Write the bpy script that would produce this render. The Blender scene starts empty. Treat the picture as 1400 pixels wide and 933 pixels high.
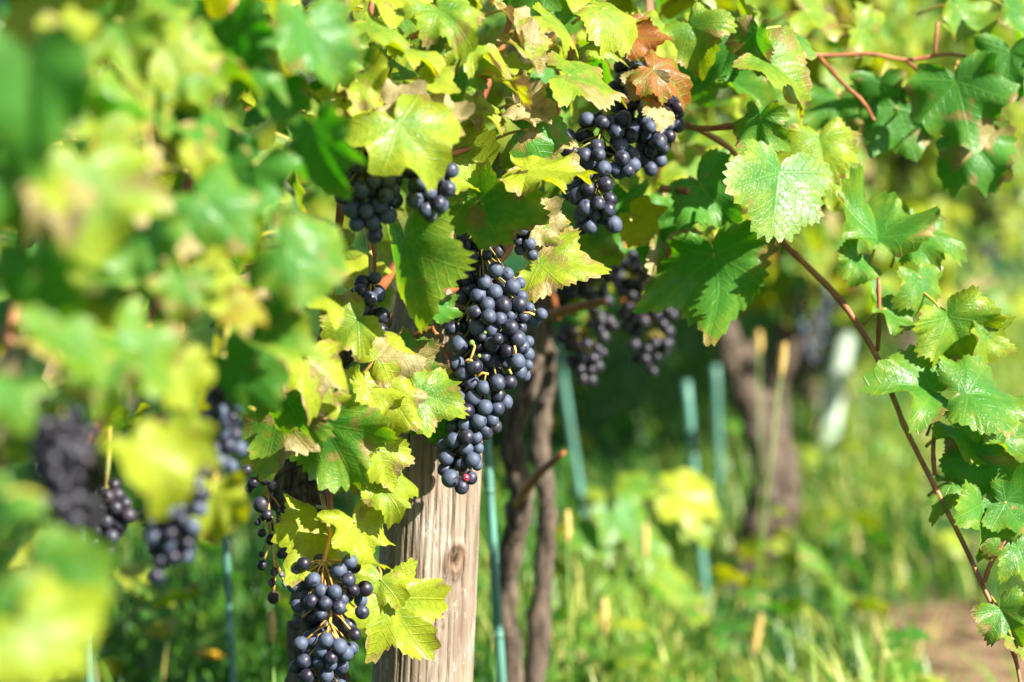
import bpy, math, random
import numpy as np
from mathutils import Vector, Matrix, Quaternion

random.seed(11)
RNG = np.random.default_rng(11)
R = math.radians
scene = bpy.context.scene
COL = scene.collection

# ------------------------------------------------------------------ camera
CAM_Z, PITCH, FOC = 0.70, R(3.75), 3306.0       # FOC: focal length in pixels of a 1400 px wide picture (85 mm)
cam_data = bpy.data.cameras.new("camera")
cam_data.lens = 85.0
cam_data.sensor_width = 36.0
cam_data.clip_start = 0.05
cam_data.clip_end = 600.0
cam_data.dof.use_dof = True
cam_data.dof.focus_distance = 2.02
cam_data.dof.aperture_fstop = 3.8
cam = bpy.data.objects.new("camera", cam_data)
COL.objects.link(cam)
cam.location = (0, 0, CAM_Z)
cam.rotation_euler = (R(90) - PITCH, 0, 0)
scene.camera = cam

# ------------------------------------------------------------------ sky, sun, exposure
SUN = Vector((0.66, -0.50, 0.62)).normalized()   # towards the sun
elev = math.asin(SUN.z)
world = bpy.data.worlds.new("World")
scene.world = world
world.use_nodes = True
wn = world.node_tree.nodes
wl = world.node_tree.links
wn.clear()
wo = wn.new("ShaderNodeOutputWorld")
wb = wn.new("ShaderNodeBackground")
ws = wn.new("ShaderNodeTexSky")
ws.sky_type = 'NISHITA'
ws.sun_disc = False
ws.sun_elevation = elev
ws.sun_rotation = math.atan2(SUN.x, SUN.y)
wb.inputs["Strength"].default_value = 0.05
wl.new(ws.outputs[0], wb.inputs[0])
wl.new(wb.outputs[0], wo.inputs[0])
sd = bpy.data.lights.new("sun", 'SUN')
sd.energy = 5.0
sd.angle = R(0.5)
sd.color = (1.0, 0.95, 0.86)
sun = bpy.data.objects.new("sun", sd)
COL.objects.link(sun)
sun.location = (4, -3, 5)
sun.rotation_euler = (-SUN).to_track_quat('-Z', 'Y').to_euler()
scene.view_settings.view_transform = 'Standard'
scene.view_settings.look = 'None'
scene.view_settings.exposure = 1.98
scene.view_settings.gamma = 1.0
scene.render.engine = 'CYCLES'
scene.cycles.use_denoising = True
scene.cycles.max_bounces = 8
scene.cycles.transmission_bounces = 4
scene.cycles.sample_clamp_indirect = 6.0

# ------------------------------------------------------------------ frame helpers
FWD = Vector((0, math.cos(PITCH), -math.sin(PITCH)))
RGT = Vector((1, 0, 0))
UP = Vector((0, math.sin(PITCH), math.cos(PITCH)))
TOC = -FWD


def P(px, py, d):
    """World point seen at photo pixel (px, py), d metres along the view axis."""
    return Vector((0, 0, CAM_Z)) + d * (FWD + RGT * ((px - 700) / FOC) - UP * ((py - 466.5) / FOC))


def proj(v):
    q = v - Vector((0, 0, CAM_Z))
    d = q.dot(FWD)
    return 700 + FOC * q.dot(RGT) / d, 466.5 - FOC * q.dot(UP) / d, d


def row_x(y):
    return -0.47 + 0.205 * y


def tag(o, label=None, cat=None, group=None, kind=None):
    if label: o["label"] = label
    if cat: o["category"] = cat
    if group: o["group"] = group
    if kind: o["kind"] = kind
    return o


def empty(name, loc, label, cat, group=None):
    o = bpy.data.objects.new(name, None)
    o.empty_display_size = 0.05
    COL.objects.link(o)
    o.location = loc
    return tag(o, label, cat, group)


def link(name, me, parent=None, mat=None):
    if mat is not None and not me.materials:
        me.materials.append(mat)
    o = bpy.data.objects.new(name, me)
    COL.objects.link(o)
    if parent is not None:
        o.parent = parent
        # parents are unrotated and unscaled: keep world placement
        o.matrix_parent_inverse = parent_world(parent).inverted()
    return o


def parent_world(o):
    m = o.matrix_basis.copy()
    if o.parent is not None:
        m = parent_world(o.parent) @ o.matrix_parent_inverse @ m
    return m


def mesh_np(name, verts, faces, smooth=True, attrs=None, mats=None):
    """Mesh from numpy arrays: verts (n,3); faces (m,k) with -1 padding not allowed: all quads or all tris."""
    me = bpy.data.meshes.new(name)
    verts = np.asarray(verts, np.float32)
    faces = np.asarray(faces, np.int32)
    n, (m, k) = len(verts), faces.shape
    me.vertices.add(n)
    me.vertices.foreach_set("co", verts.ravel())
    me.loops.add(m * k)
    me.loops.foreach_set("vertex_index", faces.ravel())
    me.polygons.add(m)
    me.polygons.foreach_set("loop_start", np.arange(0, m * k, k, dtype=np.int32))
    me.polygons.foreach_set("loop_total", np.full(m, k, np.int32))
    me.polygons.foreach_set("use_smooth", np.full(m, smooth, bool))
    for an, (typ, arr) in (attrs or {}).items():
        a = me.attributes.new(an, typ, 'POINT')
        key = {"FLOAT_VECTOR": "vector", "FLOAT_COLOR": "color", "FLOAT": "value"}[typ]
        a.data.foreach_set(key, np.asarray(arr, np.float32).ravel())
    me.update(calc_edges=True)
    for mt in (mats or []):
        me.materials.append(mt)
    return me


class Geo:
    """Collects quads and their attributes; build() gives one mesh."""
    def __init__(s):
        s.v, s.f, s.n = [], [], 0
        s.at = {}

    def add(s, v, f, **at):
        v = np.asarray(v, float)
        s.v.append(v)
        s.f.append(np.asarray(f, int) + s.n)
        s.n += len(v)
        for k, a in at.items():
            s.at.setdefault(k, []).append(np.asarray(a, float))

    def tube(s, pts, radii, seg=8, wob=0.0, rng=None, cap=True):
        pts = [np.array(p, float) for p in pts]
        n = len(pts)
        V, F = [], []
        prev = None
        for i, p in enumerate(pts):
            t = pts[min(i + 1, n - 1)] - pts[max(i - 1, 0)]
            t = t / (np.linalg.norm(t) + 1e-12)
            a = prev - t * np.dot(prev, t) if prev is not None else np.cross(t, [0.31, 0.9, 0.17])
            a = a / (np.linalg.norm(a) + 1e-12)
            prev = a
            b = np.cross(t, a)
            for k in range(seg):
                an = 2 * math.pi * k / seg
                r = radii[i]
                if wob and rng is not None:
                    r = r * (1 + wob * rng.uniform(-1, 1))
                V.append(p + r * (math.cos(an) * a + math.sin(an) * b))
        for i in range(n - 1):
            for k in range(seg):
                F.append((i * seg + k, i * seg + (k + 1) % seg, (i + 1) * seg + (k + 1) % seg, (i + 1) * seg + k))
        if cap:
            base = len(V)
            V.append(pts[0]); V.append(pts[-1])
            for k in range(0, seg, 2):
                F.append((base, (k + 2) % seg, (k + 1) % seg, k))
                q = (n - 1) * seg
                F.append((base + 1, q + k, q + (k + 1) % seg, q + (k + 2) % seg))
        s.add(V, F)

    def build(s, name, mat, parent=None, origin=None, smooth=True, types=None):
        v = np.concatenate(s.v)
        f = np.concatenate(s.f)
        off = np.array(origin if origin is not None else (0, 0, 0), float)
        attrs = {k: ((types or {}).get(k, 'FLOAT'), np.concatenate(a)) for k, a in s.at.items()}
        me = mesh_np(name, v - off, f, smooth, attrs, [mat])
        o = link(name, me, parent)
        o.location = off
        return o


def spline(pts, n=24):
    """Catmull-Rom through points (tuples of any length)."""
    p = [np.array(q, float) for q in pts]
    p = [2 * p[0] - p[1]] + p + [2 * p[-1] - p[-2]]
    out = []
    segs = len(p) - 3
    for i in range(n):
        u = i / (n - 1) * segs
        k = min(int(u), segs - 1)
        t = u - k
        a, b, c, d = p[k:k + 4]
        out.append(0.5 * (2 * b + (c - a) * t + (2 * a - 5 * b + 4 * c - d) * t * t + (3 * b - a - 3 * c + d) * t ** 3))
    return out


# ------------------------------------------------------------------ materials
class NT:
    def __init__(s, name):
        s.m = bpy.data.materials.new(name)
        s.m.use_nodes = True
        s.t = s.m.node_tree
        s.t.nodes.clear()
        s.out = s.t.nodes.new("ShaderNodeOutputMaterial")

    def n(s, typ, **kw):
        nd = s.t.nodes.new(typ)
        for k, v in kw.items():
            setattr(nd, k, v)
        return nd

    def put(s, sock, v):
        if isinstance(v, bpy.types.NodeSocket):
            s.t.links.new(v, sock)
        elif v is not None:
            if hasattr(sock, "default_value"):
                try:
                    sock.default_value = v
                except Exception:
                    sock.default_value = (*v, 1.0)

    def math(s, op, a, b=None, c=None, clamp=False):
        nd = s.n("ShaderNodeMath", operation=op)
        nd.use_clamp = clamp
        s.put(nd.inputs[0], a)
        if b is not None: s.put(nd.inputs[1], b)
        if c is not None: s.put(nd.inputs[2], c)
        return nd.outputs[0]

    def ramp(s, v, lo, hi, a=0.0, b=1.0):
        nd = s.n("ShaderNodeMapRange")
        nd.interpolation_type = 'SMOOTHSTEP'
        for i, x in enumerate((v, lo, hi, a, b)):
            s.put(nd.inputs[i], x)
        return nd.outputs[0]

    def mix(s, f, a, b, mode='MIX'):
        nd = s.n("ShaderNodeMix", data_type='RGBA', blend_type=mode)
        s.put(nd.inputs[0], f)
        for i, x in ((6, a), (7, b)):
            if isinstance(x, tuple): x = (*x[:3], 1.0)
            s.put(nd.inputs[i], x)
        return nd.outputs[2]

    def noise(s, vec, scale, detail=3.0, rough=0.55, dist=0.0):
        nd = s.n("ShaderNodeTexNoise")
        if vec is not None: s.put(nd.inputs["Vector"], vec)
        nd.inputs["Scale"].default_value = scale
        nd.inputs["Detail"].default_value = detail
        nd.inputs["Roughness"].default_value = rough
        nd.inputs["Distortion"].default_value = dist
        return nd.outputs["Fac"]

    def mapping(s, vec, scale=(1, 1, 1), loc=None):
        nd = s.n("ShaderNodeMapping")
        s.put(nd.inputs["Vector"], vec)
        nd.inputs["Scale"].default_value = scale
        if loc is not None: s.put(nd.inputs["Location"], loc)
        return nd.outputs[0]

    def bump(s, h, strength, dist):
        nd = s.n("ShaderNodeBump")
        nd.inputs["Strength"].default_value = strength
        nd.inputs["Distance"].default_value = dist
        s.put(nd.inputs["Height"], h)
        return nd.outputs[0]

    def principled(s, color, rough, spec=0.5, normal=None, **kw):
        nd = s.n("ShaderNodeBsdfPrincipled")
        if isinstance(color, tuple): color = (*color[:3], 1.0)
        s.put(nd.inputs["Base Color"], color)
        s.put(nd.inputs["Roughness"], rough)
        s.put(nd.inputs["Specular IOR Level"], spec)
        if normal is not None: s.put(nd.inputs["Normal"], normal)
        for k, v in kw.items():
            s.put(nd.inputs[k], v)
        return nd.outputs[0]

    def done(s, shader):
        s.t.links.new(shader, s.out.inputs[0])
        return s.m


def mat_leaf():
    t = NT("vine_leaf")
    at = t.n("ShaderNodeAttribute", attribute_name="leafpos")
    tn = t.n("ShaderNodeAttribute", attribute_name="tint")
    sx = t.n("ShaderNodeSeparateXYZ"); t.put(sx.inputs[0], at.outputs["Vector"])
    x, y, seed = sx.outputs
    sc = t.n("ShaderNodeSeparateColor"); t.put(sc.inputs[0], tn.outputs["Color"])
    yel, brn, red = sc.outputs
    rim = tn.outputs["Alpha"]
    sv = t.n("ShaderNodeCombineXYZ")
    t.put(sv.inputs[0], x); t.put(sv.inputs[1], y); t.put(sv.inputs[2], t.math('MULTIPLY', seed, 31.7))
    vec = sv.outputs[0]
    # palmate veins: five rays at 0, 54 and 109 degrees
    ang = t.math('ABSOLUTE', t.math('ARCTAN2', x, y))
    rad = t.math('SQRT', t.math('ADD', t.math('MULTIPLY', x, x), t.math('MULTIPLY', y, y)))
    m1 = t.math('GREATER_THAN', ang, 0.475)
    m2 = t.math('GREATER_THAN', ang, 1.425)
    near = t.math('ADD', t.math('MULTIPLY', m1, 0.95), t.math('MULTIPLY', m2, 0.95))
    da = t.math('ABSOLUTE', t.math('SUBTRACT', ang, near))
    along = t.math('MULTIPLY', rad, t.math('COSINE', da))
    perp = t.math('MULTIPLY', rad, t.math('SINE', da))
    wid = t.math('SUBTRACT', 0.026, t.math('MULTIPLY', along, 0.018))
    main = t.ramp(t.math('DIVIDE', perp, wid), 0.4, 1.15, 1.0, 0.0)
    chev = t.math('FRACT', t.math('ADD', t.math('MULTIPLY', t.math('SUBTRACT', along, t.math('MULTIPLY', perp, 0.85)), 7.5),
                                  t.math('MULTIPLY', t.noise(vec, 3.0, 1.0), 0.8)))
    cd = t.math('ABSOLUTE', t.math('SUBTRACT', chev, 0.5))
    sec = t.ramp(cd, 0.02, 0.09, 0.75, 0.0)
    vor = t.n("ShaderNodeTexVoronoi", feature='DISTANCE_TO_EDGE')
    t.put(vor.inputs["Vector"], vec)
    vor.inputs["Scale"].default_value = 17.0
    cell = t.ramp(vor.outputs["Distance"], 0.0, 0.12, 0.0, 1.0)
    vein = t.math('MAXIMUM', main, sec)
    n1 = t.noise(vec, 1.7, 3.0)
    n2 = t.noise(vec, 5.0, 4.0, 0.6)
    n3 = t.noise(vec, 14.0, 3.0, 0.6)
    # green -> yellow, yellow first between the veins and at the rim
    green = t.mix(n1, (0.002, 0.060, 0.006), (0.040, 0.195, 0.010))
    green = t.mix(t.math('MULTIPLY', vein, 0.40), green, (0.09, 0.25, 0.02))
    yw = t.math('ADD', t.math('MULTIPLY', yel, 1.75), t.math('ADD', t.math('MULTIPLY', t.math('SUBTRACT', n2, 0.5), 1.1),
                t.math('MULTIPLY', t.math('SUBTRACT', rim, 0.75), 0.55)))
    yf = t.ramp(yw, 0.10, 1.35)
    yellow = t.mix(t.ramp(n3, 0.3, 0.7), (0.25, 0.27, 0.002), (0.38, 0.36, 0.012))
    col = t.mix(yf, green, yellow)
    rf = t.ramp(t.math('ADD', red, t.math('MULTIPLY', t.math('SUBTRACT', n2, 0.5), 1.2)), 0.25, 0.7)
    rf = t.math('MULTIPLY', rf, t.math('SUBTRACT', 1.0, t.math('MULTIPLY', vein, 0.5)))
    col = t.mix(rf, col, t.mix(n3, (0.22, 0.006, 0.006), (0.40, 0.022, 0.006)))
    bw = t.math('ADD', t.math('MULTIPLY', brn, 1.15), t.math('ADD', t.math('MULTIPLY', t.math('SUBTRACT', t.noise(vec, 2.4, 1.5, 0.5), 0.60), 1.7),
                t.math('MULTIPLY', t.math('POWER', rim, 6.0), 0.20)))
    bf = t.ramp(bw, 0.20, 0.52)
    brown = t.mix(t.ramp(n2, 0.25, 0.75), (0.17, 0.080, 0.042), (0.40, 0.235, 0.150))
    col = t.mix(bf, col, brown)
    edge = t.math('MULTIPLY', t.math('MULTIPLY', bf, t.math('SUBTRACT', 1.0, bf)), 2.8)
    col = t.mix(edge, col, (0.20, 0.050, 0.012))
    spots = t.math('MULTIPLY', t.ramp(t.noise(vec, 11.0, 2.0), 0.66, 0.74), t.math('MULTIPLY', brn, 1.4, clamp=True))
    col = t.mix(spots, col, (0.10, 0.05, 0.02))
    geo = t.n("ShaderNodeNewGeometry")
    back = geo.outputs["Backfacing"]
    colf = t.mix(back, col, t.mix(0.30, col, (0.12, 0.28, 0.05)))
    h = t.math('ADD', t.math('MULTIPLY', cell, 0.22), t.math('ADD', t.math('MULTIPLY', vein, -0.9), t.math('MULTIPLY', n3, 0.3)))
    nor = t.bump(h, 0.45, 0.0014)
    rough = t.math('ADD', 0.27, t.math('ADD', t.math('MULTIPLY', n2, 0.16), t.math('MULTIPLY', bf, 0.25)))
    refl = t.principled(colf, rough, 0.32, nor)
    tr = t.n("ShaderNodeBsdfTranslucent")
    tcol = t.mix(0.55, t.mix(1.0, col, (1.5, 1.7, 0.2), 'MULTIPLY'), t.mix(bf, t.mix(rf, t.mix(yf, (0.060, 0.36, 0.004), (0.46, 0.43, 0.003)), (0.42, 0.012, 0.004)), brown))
    t.put(tr.inputs[0], tcol)
    t.put(tr.inputs["Normal"], nor)
    mx = t.n("ShaderNodeMixShader")
    t.put(mx.inputs[0], t.math('SUBTRACT', 0.42, t.math('MULTIPLY', bf, 0.25)))
    t.put(mx.inputs[1], refl); t.put(mx.inputs[2], tr.outputs[0])
    return t.done(mx.outputs[0])


def mat_berry(name, skin, bloom, amount, rough=0.38):
    t = NT(name)
    tc = t.n("ShaderNodeTexCoord")
    oi = t.n("ShaderNodeObjectInfo")
    rnd = oi.outputs["Random"]
    off = t.n("ShaderNodeCombineXYZ")
    t.put(off.inputs[0], t.math('MULTIPLY', rnd, 43.0)); t.put(off.inputs[1], t.math('MULTIPLY', rnd, 17.0))
    vec = t.mapping(tc.outputs["Object"], (140, 140, 140), off.outputs[0])
    n1 = t.noise(vec, 0.75, 4.0, 0.6)
    n2 = t.noise(vec, 3.2, 3.0, 0.6)
    n3 = t.noise(vec, 0.5, 2.0, 0.6, 1.5)
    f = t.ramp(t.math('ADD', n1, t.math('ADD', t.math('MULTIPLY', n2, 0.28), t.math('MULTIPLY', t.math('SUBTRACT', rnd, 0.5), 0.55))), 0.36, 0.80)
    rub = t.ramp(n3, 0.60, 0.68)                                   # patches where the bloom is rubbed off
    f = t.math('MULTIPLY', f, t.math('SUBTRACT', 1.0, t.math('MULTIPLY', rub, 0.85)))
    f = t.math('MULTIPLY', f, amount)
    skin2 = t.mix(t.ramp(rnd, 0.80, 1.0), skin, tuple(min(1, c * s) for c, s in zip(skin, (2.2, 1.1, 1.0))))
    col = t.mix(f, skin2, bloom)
    sx = t.n("ShaderNodeSeparateXYZ"); t.put(sx.inputs[0], tc.outputs["Object"])
    rr = t.math('SQRT', t.math('ADD', t.math('MULTIPLY', sx.outputs[0], sx.outputs[0]), t.math('MULTIPLY', sx.outputs[1], sx.outputs[1])))
    scar = t.math('MULTIPLY', t.ramp(rr, 0.0006, 0.0011, 1.0, 0.0), t.math('LESS_THAN', sx.outputs[2], 0.0))
    col = t.mix(scar, col, (0.05, 0.03, 0.02))
    nor = t.bump(t.math('ADD', n2, t.math('MULTIPLY', scar, -2.0)), 0.12, 0.0012)
    ro = t.math('ADD', rough, t.math('MULTIPLY', f, 0.22))
    return t.done(t.principled(col, ro, 0.34, nor))


def mat_simple(name, a, b, scale=60.0, rough=0.6, stretch=(1, 1, 1), spec=0.4, bump=0.3, bd=0.002, detail=4.0):
    t = NT(name)
    tc = t.n("ShaderNodeTexCoord")
    vec = t.mapping(tc.outputs["Object"], stretch)
    n1 = t.noise(vec, scale, detail, 0.6)
    col = t.mix(t.ramp(n1, 0.3, 0.7), a, b)
    return t.done(t.principled(col, rough, spec, t.bump(n1, bump, bd)))


def mat_bark():
    t = NT("vine_bark")
    tc = t.n("ShaderNodeTexCoord")
    vec = t.mapping(tc.outputs["Object"], (1, 1, 0.14))
    n1 = t.noise(vec, 160, 5.0, 0.65, 0.6)
    n2 = t.noise(tc.outputs["Object"], 22, 4.0, 0.6)
    col = t.mix(t.ramp(n1, 0.32, 0.68), (0.014, 0.010, 0.008), (0.145, 0.108, 0.078))
    col = t.mix(t.math('MULTIPLY', t.ramp(n2, 0.5, 0.75), 0.45), col, (0.14, 0.125, 0.10))
    return t.done(t.principled(col, 0.9, 0.15, t.bump(n1, 0.9, 0.006)))


def mat_cane():
    t = NT("ripe_cane")
    tc = t.n("ShaderNodeTexCoord")
    n1 = t.noise(tc.outputs["Object"], 45, 3.0)
    n2 = t.noise(tc.outputs["Object"], 400, 2.0)
    col = t.mix(t.ramp(n1, 0.35, 0.68), (0.19, 0.055, 0.020), (0.38, 0.135, 0.045))
    col = t.mix(t.math('MULTIPLY', n2, 0.35), col, (0.10, 0.045, 0.02))
    return t.done(t.principled(col, 0.48, 0.45, t.bump(n2, 0.3, 0.0008)))


def mat_post():
    t = NT("weathered_post_wood")
    tc = t.n("ShaderNodeTexCoord")
    ob = tc.outputs["Object"]
    wob = t.noise(t.mapping(ob, (1, 1, 0.25)), 14, 2.0)
    wv = t.n("ShaderNodeVectorMath", operation='ADD')
    t.put(wv.inputs[0], ob)
    wc = t.n("ShaderNodeCombineXYZ")
    t.put(wc.inputs[0], t.math('MULTIPLY', t.math('SUBTRACT', wob, 0.5), 0.022))
    t.put(wv.inputs[1], wc.outputs[0])
    v = wv.outputs[0]
    g1 = t.noise(t.mapping(v, (1, 1, 0.035)), 330, 4.0, 0.65)
    g2 = t.noise(t.mapping(v, (1, 1, 0.06)), 90, 4.0, 0.6)
    g3 = t.noise(t.mapping(v, (1, 1, 0.35)), 24, 4.0, 0.6)
    g4 = t.noise(t.mapping(ob, (1, 1, 0.4)), 150, 4.0, 0.7)
    at = t.n("ShaderNodeAttribute", attribute_name="crack")
    kn = t.n("ShaderNodeAttribute", attribute_name="knot")
    col = t.mix(t.ramp(g2, 0.28, 0.70), (0.125, 0.088, 0.060), (0.225, 0.178, 0.132))
    col = t.mix(t.math('MULTIPLY', t.ramp(g3, 0.45, 0.72), 0.8), col, (0.31, 0.265, 0.215))
    col = t.mix(t.math('MULTIPLY', t.ramp(g1, 0.52, 0.70), 0.80), col, (0.095, 0.060, 0.040))
    col = t.mix(t.math('MULTIPLY', t.ramp(g4, 0.60, 0.70), 0.60), col, (0.48, 0.44, 0.385))
    col = t.mix(t.math('MULTIPLY', t.ramp(t.noise(ob, 11, 3.0), 0.55, 0.7), 0.5), col, (0.34, 0.19, 0.11))
    kf = kn.outputs["Fac"]
    ring = t.math('MULTIPLY', t.math('ADD', t.math('SINE', t.math('ADD', t.math('MULTIPLY', kf, 17.0), t.math('MULTIPLY', g4, 5.0))), 1.0), 0.5)
    kc = t.mix(ring, (0.09, 0.055, 0.035), (0.16, 0.105, 0.068))
    col = t.mix(t.ramp(kf, 0.18, 0.55), col, kc)
    col = t.mix(t.ramp(at.outputs["Fac"], 0.15, 0.8), col, (0.018, 0.012, 0.008))
    h = t.math('ADD', t.math('MULTIPLY', g1, 0.8), t.math('ADD', t.math('MULTIPLY', g4, 0.5), g2))
    return t.done(t.principled(col, 0.85, 0.2, t.bump(h, 0.7, 0.0022)))


def mat_grass():
    t = NT("grass_blades")
    at = t.n("ShaderNodeAttribute", attribute_name="tint")
    sc = t.n("ShaderNodeSeparateColor"); t.put(sc.inputs[0], at.outputs["Color"])
    dry, rnd, tip = sc.outputs
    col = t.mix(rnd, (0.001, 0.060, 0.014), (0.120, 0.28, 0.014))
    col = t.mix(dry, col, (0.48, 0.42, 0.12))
    refl = t.principled(col, 0.40, 0.35)
    tr = t.n("ShaderNodeBsdfTranslucent")
    t.put(tr.inputs[0], t.mix(1.0, col, (1.3, 1.6, 0.6), 'MULTIPLY'))
    mx = t.n("ShaderNodeMixShader"); mx.inputs[0].default_value = 0.34
    t.put(mx.inputs[1], refl); t.put(mx.inputs[2], tr.outputs[0])
    return t.done(mx.outputs[0])


def mat_soil():
    t = NT("vineyard_soil")
    tc = t.n("ShaderNodeTexCoord")
    ob = tc.outputs["Object"]
    n1 = t.noise(ob, 1.4, 5.0, 0.6)
    n2 = t.noise(ob, 16, 6.0, 0.7)
    col = t.mix(t.ramp(n2, 0.38, 0.62), (0.07, 0.043, 0.024), (0.24, 0.160, 0.090))
    sx = t.n("ShaderNodeSeparateXYZ"); t.put(sx.inputs[0], ob)
    ex = t.math('DIVIDE', t.math('SUBTRACT', sx.outputs[0], 0.76), 0.26)
    ey = t.math('DIVIDE', t.math('SUBTRACT', sx.outputs[1], 3.3), 0.95)
    ee = t.math('ADD', t.math('ADD', t.math('MULTIPLY', ex, ex), t.math('MULTIPLY', ey, ey)), t.math('MULTIPLY', t.math('SUBTRACT', n2, 0.5), 1.2))
    green = t.math('MULTIPLY', t.ramp(ee, 0.7, 1.3), t.ramp(n1, 0.25, 0.45))
    col = t.mix(green, col, t.mix(n2, (0.002, 0.032, 0.010), (0.012, 0.070, 0.016)))
    return t.done(t.principled(col, 0.95, 0.1, t.bump(n2, 0.8, 0.03)))


M_LEAF = mat_leaf()
M_BERRY = mat_berry("blue_black_grape_skin", (0.012, 0.009, 0.018), (0.050, 0.066, 0.104), 0.95)
M_BERRY_DARK = mat_berry("shaded_grape_skin", (0.012, 0.009, 0.016), (0.040, 0.043, 0.056), 0.45)  # darker copy of the grape skin, shade painted into its colour
M_BERRY_DRY = mat_berry("shrivelled_grape_skin", (0.03, 0.018, 0.016), (0.26, 0.22, 0.22), 1.0, 0.7)
M_STALK = mat_simple("grape_stalk", (0.15, 0.17, 0.02), (0.30, 0.21, 0.04), 70, 0.5)
M_STALK_DRY = mat_simple("ripe_grape_stalk", (0.40, 0.20, 0.04), (0.50, 0.33, 0.08), 70, 0.5)
M_PET = mat_simple("leaf_stalk", (0.22, 0.26, 0.03), (0.36, 0.20, 0.05), 30, 0.45)
M_BARK = mat_bark()
M_CANE = mat_cane()
M_POST = mat_post()
M_STAKE = mat_simple("green_painted_rod", (0.040, 0.120, 0.085), (0.075, 0.21, 0.155), 26, 0.5, (1, 1, 0.35), 0.5, 0.15)
M_PALE = mat_simple("pale_weathered_rod", (0.24, 0.31, 0.24), (0.36, 0.42, 0.34), 20, 0.7, (1, 1, 0.2))
M_GRASS = mat_grass()
M_SOIL = mat_soil()
M_SEED = mat_simple("seed_head", (0.40, 0.27, 0.07), (0.55, 0.40, 0.14), 300, 0.8, bump=0.8)
M_FLOWER = mat_simple("yellow_petal", (0.75, 0.42, 0.02), (0.80, 0.52, 0.03), 100, 0.6)
M_STEM = mat_simple("green_stem", (0.09, 0.19, 0.02), (0.16, 0.26, 0.04), 60, 0.5)

# ------------------------------------------------------------------ leaf builder
LT = {"leafpos": 'FLOAT_VECTOR', "tint": 'FLOAT_COLOR'}


def leaf_geo(rng, na=72, nr=5, tint=(0, 0, 0), fold=0.15, droop=0.22, curl=0.0, rip=0.08, sinus=None):
    """Vine leaf: stalk joint at the origin, tip along +y (length 1), upper face +z. Returns verts, quads, leafpos, tint."""
    th = np.linspace(-math.pi + 0.05, math.pi - 0.05, na + 1)
    w = sinus if sinus else rng.uniform(0.74, 0.98)
    asym = rng.uniform(-0.08, 0.08)
    r = np.zeros_like(th)
    for c, L in ((0, 1.0), (0.95, 0.88 + asym), (-0.95, 0.88 - asym), (1.9, 0.68 - asym), (-1.9, 0.68 + asym)):
        r += (L * np.exp(-((th - c) / w) ** 2)) ** 6
    r = r ** (1 / 6)
    # saw teeth, uneven
    ph = th * 6.4 + 0.35 * np.sin(th * 3 + rng.uniform(0, 6)) + 0.25 * np.sin(th * 7 + rng.uniform(0, 6)) + rng.uniform(0, 6)
    fr = ph - np.floor(ph)
    fr = np.where(th > 0, fr, 1 - fr)
    tooth = np.where(fr < 0.68, fr / 0.68, (1 - fr) / 0.32)
    amp = 0.12 if na > 40 else 0.05
    r = r * (1 + amp * (tooth - 0.5) + 0.03 * np.sin(th * 4 + rng.uniform(0, 6)))
    for _ in range(3):
        r = r * (1 + rng.uniform(.02, .06) * np.sin(th * rng.integers(4, 13) + rng.uniform(0, 6)))
    r = np.maximum(r, 0.07)
    rho = np.linspace(0.0, 1.0, nr + 1) ** 0.85
    X = np.outer(rho, r * np.sin(th))
    Y = np.outer(rho, r * np.cos(th))
    RH = np.outer(rho, np.ones_like(th))
    TH = np.outer(np.ones(nr + 1), th)
    rr = np.sqrt(X * X + Y * Y)
    Z = fold * np.abs(X) - droop * rr ** 2
    for _ in range(3):
        a, p = rng.uniform(0, 6.28), rng.uniform(0, 6.28)
        k = rng.uniform(2.2, 4.6)
        Z += rip * 0.5 * np.sin(k * (X * math.cos(a) + Y * math.sin(a)) + p) * (0.3 + rr)
    Z += rip * 0.9 * RH ** 3 * rr * np.sin(TH * rng.integers(6, 9) + rng.uniform(0, 6))
    # puffed tissue between the main veins
    da = np.abs(((np.abs(TH) + 0.475) % 0.95) - 0.475)
    Z += 0.16 * rr * (da / 0.475) * (1 - 0.5 * RH) * 0.35
    if curl:
        # roll the margin: bend across a random axis
        a = rng.uniform(0, 6.28)
        u = X * math.cos(a) + Y * math.sin(a)
        Z += curl * (u ** 2) * 1.1
        X = X * (1 - 0.35 * abs(curl) * np.abs(u)); Y = Y * (1 - 0.3 * abs(curl) * np.abs(u))
    v = np.stack([X, Y, Z], -1).reshape(-1, 3)
    seed = rng.uniform(0, 10)
    ox, oy = np.outer(rho, r * np.sin(th)).ravel(), np.outer(rho, r * np.cos(th)).ravel()
    lp = np.stack([ox, oy, np.full(len(v), seed)], -1)
    tn = np.stack([np.full(len(v), tint[0]), np.full(len(v), tint[1]), np.full(len(v), tint[2]), RH.ravel()], -1)
    i, j = np.meshgrid(np.arange(nr), np.arange(na), indexing='ij')
    a = (i * (na + 1) + j).ravel()
    f = np.stack([a, a + 1, a + na + 2, a + na + 1], -1)[:, ::-1]
    return v, f, lp, tn


def frame(n, t):
    n = Vector(n).normalized()
    t = Vector(t)
    t = t - n * t.dot(n)
    if t.length < 1e-4:
        t = n.orthogonal()
    t.normalize()
    x = t.cross(n)
    return np.array([[x.x, t.x, n.x], [x.y, t.y, n.y], [x.z, t.z, n.z]])


def leaf_label(tint):
    y, b, r = tint
    if r > 0.35: return "red tinged vine leaf"
    if b > 0.75: return "dry brown curled leaf"
    if y > 0.78: return "bright yellow autumn leaf"
    return None


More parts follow.
